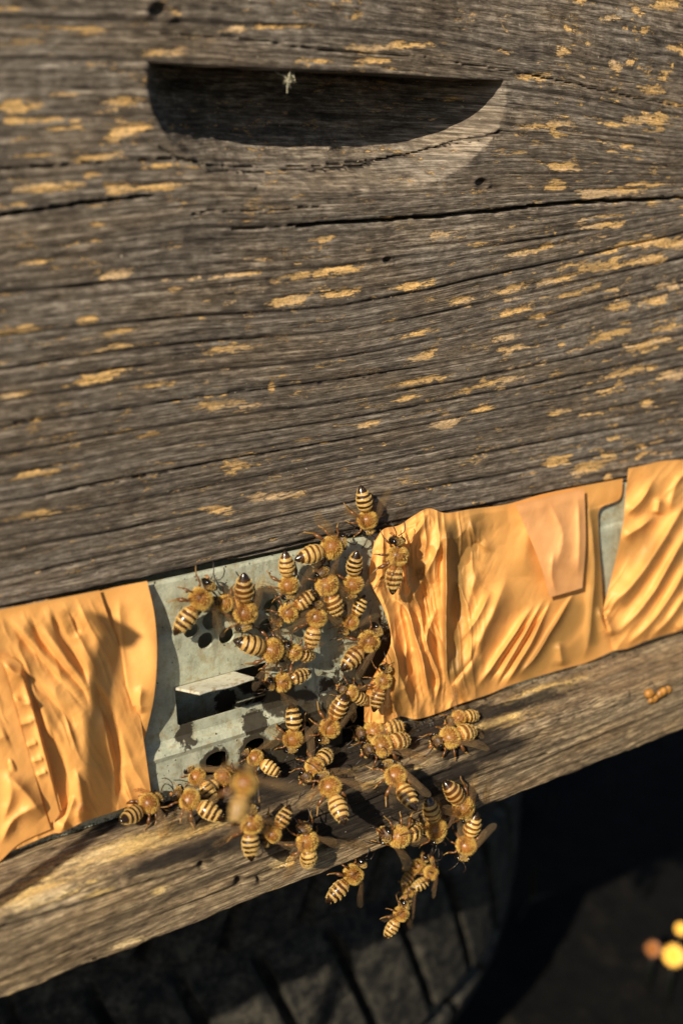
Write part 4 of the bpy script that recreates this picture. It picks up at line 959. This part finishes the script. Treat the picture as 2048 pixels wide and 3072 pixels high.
# zoom, head, tail, surface, lift above it, pose, roll, label
BEES = [
 (1, (1228, 350), (1196, 122), 'F', 0.6, 'a', 0, 'bee walking head down on the grey wood, highest of all the bees'),
 (1, (1108, 392), (868, 478), 'P', 1.2, 'f', 0, 'bee with bold stripes lying sideways on the top edge of the metal plate'),
 (1, (1385, 372), (1345, 640), 'T', 1.0, 'd', 10, 'bee climbing head up on the crumpled orange tape, its wings folded shiny'),
 (1, (812, 690), (793, 462), 'P', 1.6, 'f', 0, 'bee with raised black tail tip touching the grey wood edge, left of the cluster'),
 (1, (1140, 690), (1150, 452), 'P', 1.6, 'f', 0, 'black striped bee with its tail up beside the tape corner'),
 (1, (975, 530), (1062, 775), 'P', 1.2, 'd', 0, 'bee in the middle of the cluster with folded wings and head to the upper left'),
 (1, (405, 600), (230, 858), 'P', 1.0, 'b', 12, 'bee with spread wings, leftmost on the upper metal plate'),
 (1, (588, 868), (566, 555), 'P', 1.0, 'd', 0, 'slender bee hanging head down over the round holes with wings held together'),
 (1, (742, 815), (930, 660), 'P', 1.3, 'd', 0, 'bee with brown wings and its head beside a round hole'),
 (1, (968, 705), (922, 948), 'P', 2.2, 'f', 0, 'bee with bare striped abdomen pointing down below the cluster'),
 (1, (1095, 870), (1205, 690), 'P', 0.8, 'a', 0, 'shaded bee between the cluster and the orange tape'),
 (1, (815, 985), (542, 912), 'P', 1.6, 'c', -15, 'striped bee facing right above the bent metal flap'),
 (1, (795, 950), (930, 1000), 'P', 1.8, 'e', -30, 'small furry bee pressed against the head of the bee above the flap'),
 (2, (878, 190), (1085, 120), 'P', 3.0, 'b', -20, 'bee crawling left over the right end of the metal flap'),
 (1, (1292, 842), (1092, 1046), 'P', 2.2, 'd', 0, 'shiny winged bee climbing the edge of the crumpled tape'),
 (3, (695, 110), (600, 385), 'T', 1.0, 'd', 0, 'bee with glassy wings on the lower tape flap below a climbing bee'),
 (3, (398, 262), (545, 345), 'P', 1.4, 'a', 0, 'small bee at the dark stain showing pale abdomen rings'),
 (3, (262, 625), (392, 312), 'P', 3.0, 'd', 0, 'bee heading down from the black stain with long folded wings'),
 (2, (1000, 520), (1018, 325), 'P', 2.0, 'c', 10, 'curled bee clinging to the dark stained foot of the plate'),
 (2, (772, 545), (905, 632), 'D', 2.0, 'f', 0, 'round striped bee backing out of a small arched entrance hole'),
 (2, (1080, 662), (1205, 528), 'D', 3.0, 'c', -10, 'curled bee with a big black tail tip on the dark deck'),
 (2, (1165, 640), (1268, 888), 'D', 3.5, 'f', 0, 'bee with pale barred abdomen lying lengthwise near the board edge'),
 (3, (470, 575), (830, 512), 'D', 1.0, 'b', 0, 'golden furry bee at the tape foot, behind a barred one'),
 (3, (540, 690), (862, 582), 'D', 3.0, 'a', 0, 'barred bee in front of the golden furry bee at the tape foot'),
 (3, (688, 748), (868, 1062), 'D', 3.0, 'd', 0, 'long bee hanging over the deck below the pair at the tape foot'),
 (3, (985, 640), (1325, 520), 'D', 2.0, 'a', 0, 'standing bee apart on the right with long shadow on the deck'),
 (3, (1140, 470), (1275, 440), 'D', 1.0, 'e', 0, 'furry bee half hidden behind the standing bee on the right'),
 (3, (1262, 1150), (1095, 885), 'E', 1.2, 'a', 0, 'bee with wing raised slanting over the front edge of the board, right side'),
 (3, (1192, 1410), (1285, 1110), 'E', 1.5, 'd', 20, 'bee hanging head down below the slanting bee at the right edge'),
 (3, (1040, 1305), (972, 1000), 'E', 1.8, 'f', 0, 'upright striped bee with black tail up, on the front edge of the board'),
 (3, (688, 1255), (940, 1235), 'E', 1.6, 'c', -15, 'bee facing left along the lower front edge of the board'),
 (2, (1068, 930), (1098, 1135), 'E', 1.4, 'c', 0, 'bee climbing head up at the lower front edge of the board'),
 (2, (792, 822), (775, 1068), 'E', 3.0, 'f', 0, 'plump pale barred bee seen from behind beside a pink winged one'),
 (2, (852, 1020), (990, 838), 'E', 2.0, 'e', 0, 'bee with raised pinkish wings beside the plump pale barred bee'),
 (2, (318, 762), (118, 902), 'D', 2.5, 'f', 0, 'bee at the foot of the left tape, leftmost on the board'),
 (2, (385, 742), (628, 878), 'D', 3.0, 'b', 0, 'bee walking left just right of the leftmost bee on the board'),
 (2, (672, 640), (555, 742), 'D', 1.6, 'c', 0, 'half hidden striped bee in front of the arched entrance holes'),
 (2, (498, 660), (560, 730), 'D', 0.6, 'c', 0, 'small dark bee in shadow at the foot of the metal plate'),
 (8, (925, 50), (765, 235), 'H', 0.0, 'b', 15, 'sunlit bee hanging below the board with barred tail to the left'),
 (8, (1215, 40), (1110, 150), 'H', -18.0, 'd', 40, 'dark bee in the hanging chain just below the board'),
 (8, (1255, 80), (1190, 180), 'H', -12.0, 'c', 60, 'bee with only its lower edge lit in the hanging chain'),
 (8, (1128, 250), (1035, 400), 'H', 0.0, 'f', 10, 'lowest bee of the hanging chain with a bright barred tail'),
 (8, (1150, 130), (1110, 290), 'H', -20.0, 'a', 60, 'shaded bee linking the hanging chain above the lowest bee'),
 (1, (452, 712), (560, 705), 'P', -0.6, 'c', 0, 'bee half hidden in a round hole with a glinting black head'),
 (0, (738, 2310), (712, 2455), 'FLY', 0.0, 'g', 0, 'out of focus bee flying in front of the metal plate'),
]
for bi, (zi, hd, tl, srf, lift, pose, roll, label) in enumerate(BEES):
    if bi % 2: pose = {'f': 'h', 'a': 'i', 'd': 'j', 'c': 'k'}.get(pose, pose)
    ox, oy, s = ZM[zi]; hp = (ox + hd[0] / s, oy + hd[1] / s); tp_ = (ox + tl[0] / s, oy + tl[1] / s)
    mx_, my_ = (hp[0] + tp_[0]) / 2, (hp[1] + tp_[1]) / 2
    base = {'F': 0.6, 'P': 5.2, 'T': 9.0, 'E': -YF + .3, 'H': -YF - 3.0}.get(srf)
    bodyh = 2.6
    if base is not None:
        nrm = nF; anc = on_y(mx_, my_, -(base + lift + bodyh))
    elif srf == 'FLY':
        nrm = np.array([.25, -.9, .5]); nrm /= np.linalg.norm(nrm); anc = on_y(mx_, my_, -85.0)
    else:
        nrm = nD; anc = on_plane(mx_, my_, (0, 0, Z_DECK + lift + bodyh * .8), (0, 0, 1))
        if anc[1] > -9: anc = on_y(mx_, my_, -10.0)
    Hh = on_plane(hp[0], hp[1], anc, nrm); Tt = on_plane(tp_[0], tp_[1], anc, nrm)
    fw = Vector(Hh - Tt); ln = fw.length; fw.normalize()
    full = {'a': 11.9, 'b': 12.0, 'c': 10.2, 'd': 12.0, 'e': 11.6, 'f': 11.9, 'g': 11.5, 'h': 11.9, 'i': 11.4, 'j': 12.0, 'k': 11.2}[pose]
    scl = min(1.25, max(.92, ln / full))
    up = Matrix.Rotation(math.radians(roll), 3, fw) @ Vector(nrm); side = up.cross(fw).normalized(); up = fw.cross(side).normalized()
    mat = Matrix((fw, side, up)).transposed()
    mid = Vector((Hh + Tt) / 2)
    pos_ = mid - mat @ Vector((-.6, 0, bodyh)) * scl
    if pose not in PROTO: PROTO[pose] = make_bee(**POSES[pose]); o = PROTO[pose]
    else: o = copy_tree(PROTO[pose])
    o.rotation_mode = 'QUATERNION'; o.rotation_quaternion = mat.to_quaternion(); o.scale = (scl,) * 3; o.location = pos_ * MM
    tag(o, label, 'bee', 'honey bees around the hive entrance')

# ------------------------------------------------------------------ small things
M_PROP = simple('propolis', (0.33, 0.15, 0.03), .35, .5, 900, .4, .0003)
b = MB()
for (px, py, r_) in [(1945, 2080, 2.2), (1960, 2095, 1.8), (1985, 2075, 2.0), (1975, 2082, 1.6), (2002, 2068, 1.6), (1950, 2098, 1.4)]:
    q = on_y(px, py, YF); b.ell((q[0], YF - .3, q[2]), (r_, r_ * .6, r_ * .75), 10, 7, rot=Matrix.Rotation(px, 3, 'Y'))
tag(b.build('propolis_lump', M_PROP), 'orange brown propolis lump on the front of the landing board at right', 'propolis')
M_CR = simple('dark_crumb', (0.02, 0.015, 0.01), .6, .4)
b = MB(); rd = random.Random(9)
for i in range(420):
    px = rd.choice([rd.uniform(450, 700), rd.uniform(1150, 1450), rd.uniform(480, 1900)])
    x_ = float(on_y(px, 2300, -8)[0]); y_ = -7 - abs(rd.gauss(0, 2.2)); rr_ = rd.uniform(.15, .55)
    b.ell((x_, y_, Z_DECK + rr_ * .4), (rr_ * rd.uniform(.8, 1.6), rr_, rr_ * .7), 5, 4, rot=Matrix.Rotation(rd.uniform(0, 3), 3, 'Z'))
tag(b.build('crumbs', M_CR, smooth=False), 'dark wax crumbs and dirt lying along the foot of plate and tape', 'crumbs', kind='stuff')
# cobweb tuft hanging in the hand hold
b = MB(); q = on_y(868, 236, 2); 
for i in range(26):
    a = Vector((q[0] + rd.gauss(0, .6), q[1] + rd.gauss(0, .4), q[2] + rd.gauss(0, .7)))
    b.tube([a, a + Vector((rd.gauss(0, .8), rd.gauss(0, .5), rd.gauss(0, .8))), a + Vector((rd.gauss(0, 1), rd.gauss(0, .6), rd.gauss(.3, 1)))], .07, 4)
b.tube([(q[0] - 4, q[1], q[2] + 1.5), (q[0] - 1.5, q[1], q[2] + .6), (q[0], q[1], q[2]), (q[0] + .4, q[1], q[2] + 3.2)], .05, 4)
tag(b.build('cobweb_tuft', simple('web', (0.75, 0.7, 0.5), .7)), 'tiny pale cobweb tuft hanging under the upper edge of the hand hold', 'cobweb')
# yellow flowers low in the grass
M_LEAF = simple('yellow_petal', (0.85, 0.48, 0.07), .5, .3)
M_LEAF2 = simple('rust_petal', (0.25, 0.09, 0.02), .5, .3)
M_STEM = simple('green_stem', (0.003, 0.004, 0.002), .6, .3)
def flower(px, py, zlev, size, mat, label):
    q = on_plane(px, py, (0, 0, zlev), (0, 0, 1)); root = empty('flower', (q[0] * MM, q[1] * MM, ZG * MM))
    rf = random.Random(int(px)); bb = MB(); H_ = zlev - ZG; ax = Vector((-.6, -.55, .6)).normalized()
    u = ax.orthogonal().normalized(); v_ = ax.cross(u)
    for ring, (nn, ln, lift) in enumerate([(18, 1.0, .15), (14, .75, .45), (9, .45, .8)]):
        for k in range(nn):
            a = 2 * math.pi * (k + .5 * ring) / nn + rf.uniform(-.1, .1); d = u * math.cos(a) + v_ * math.sin(a); t_ = ax.cross(d)
            c = Vector((0, 0, H_)); l_ = size * ln; w_ = size * .16
            bb.add([c - t_ * w_ * .4, c + t_ * w_ * .4, c + d * l_ * .6 + ax * l_ * lift * .5 + t_ * w_, c + d * l_ * .6 + ax * l_ * lift * .5 - t_ * w_, c + d * l_ + ax * l_ * lift * .9], [(0, 1, 2, 3), (3, 2, 4)])
    bb.build('petals', mat, root)
    bb = MB(); bb.tube([(3, 2, 0), (1, 1, H_ * .5), (0, 0, H_ - 1)], [1.6, 1.3, 1.1], 7); bb.build('stem', M_STEM, root)
    tag(root, label, 'flower', 'yellow flowers on the dark ground')
flower(2020, 2868, ZG + 40, 7.5, M_LEAF, 'bright yellow flower glowing in the dark at the lower right')
flower(1958, 2848, ZG + 34, 5.5, M_LEAF2, 'smaller rust coloured flower left of the bright yellow one')
flower(2042, 2788, ZG + 30, 4.5, M_LEAF, 'small pale flower above the bright yellow one at the right border')
# the stalk left of the picture whose shadow falls on the left tape and the board
m_st = simple('dry_stalk', (0.22, 0.16, 0.08), .7, .3, 60, .3)
sf = on_y(290, 2300, -9.0); stp = on_y(285, 1850, -7.0); tt = 170.0
Lh = np.array(L); root = empty('dry_stalk', ((sf[0] - Lh[0] * tt) * MM, (sf[1] - Lh[1] * tt) * MM, ZG * MM))
dz = stp[2] - Lh[2] * tt - ZG
bb = MB(); bb.tube([(-95, -8, 0), (-75, -4, 200), (-48, 0, 330), (-22, 0, 398), (-7, 0, 428), (0, 0, 446), (0, 0, dz - 8), (1, 0, dz)], [3.4, 3.2, 2.8, 2.5, 2.3, 2.2, 1.9, 1.5], 10); bb.build('stem', m_st, root)  # unseen stem, bent low down so its shadow misses the board front
bb = MB(); v = []; nn = 12
for i in range(nn):
    t = i / (nn - 1)
    for s_ in (-1, 0, 1): v.append((-4 + 16 * t, s_ * 1.5 * math.sin(math.pi * min(1, t + .15)), dz + 3 - 9 * t ** .7 + s_ * 3.2 * math.sin(math.pi * min(1, t * .8 + .25))))
bb.add(v, [(i * 3 + j, i * 3 + 3 + j, i * 3 + 4 + j, i * 3 + 1 + j) for i in range(nn - 1) for j in (0, 1)]); bb.build('leaf', m_st, root)
tag(root, 'dry brown plant stalk standing left in front of the hive', 'plant')
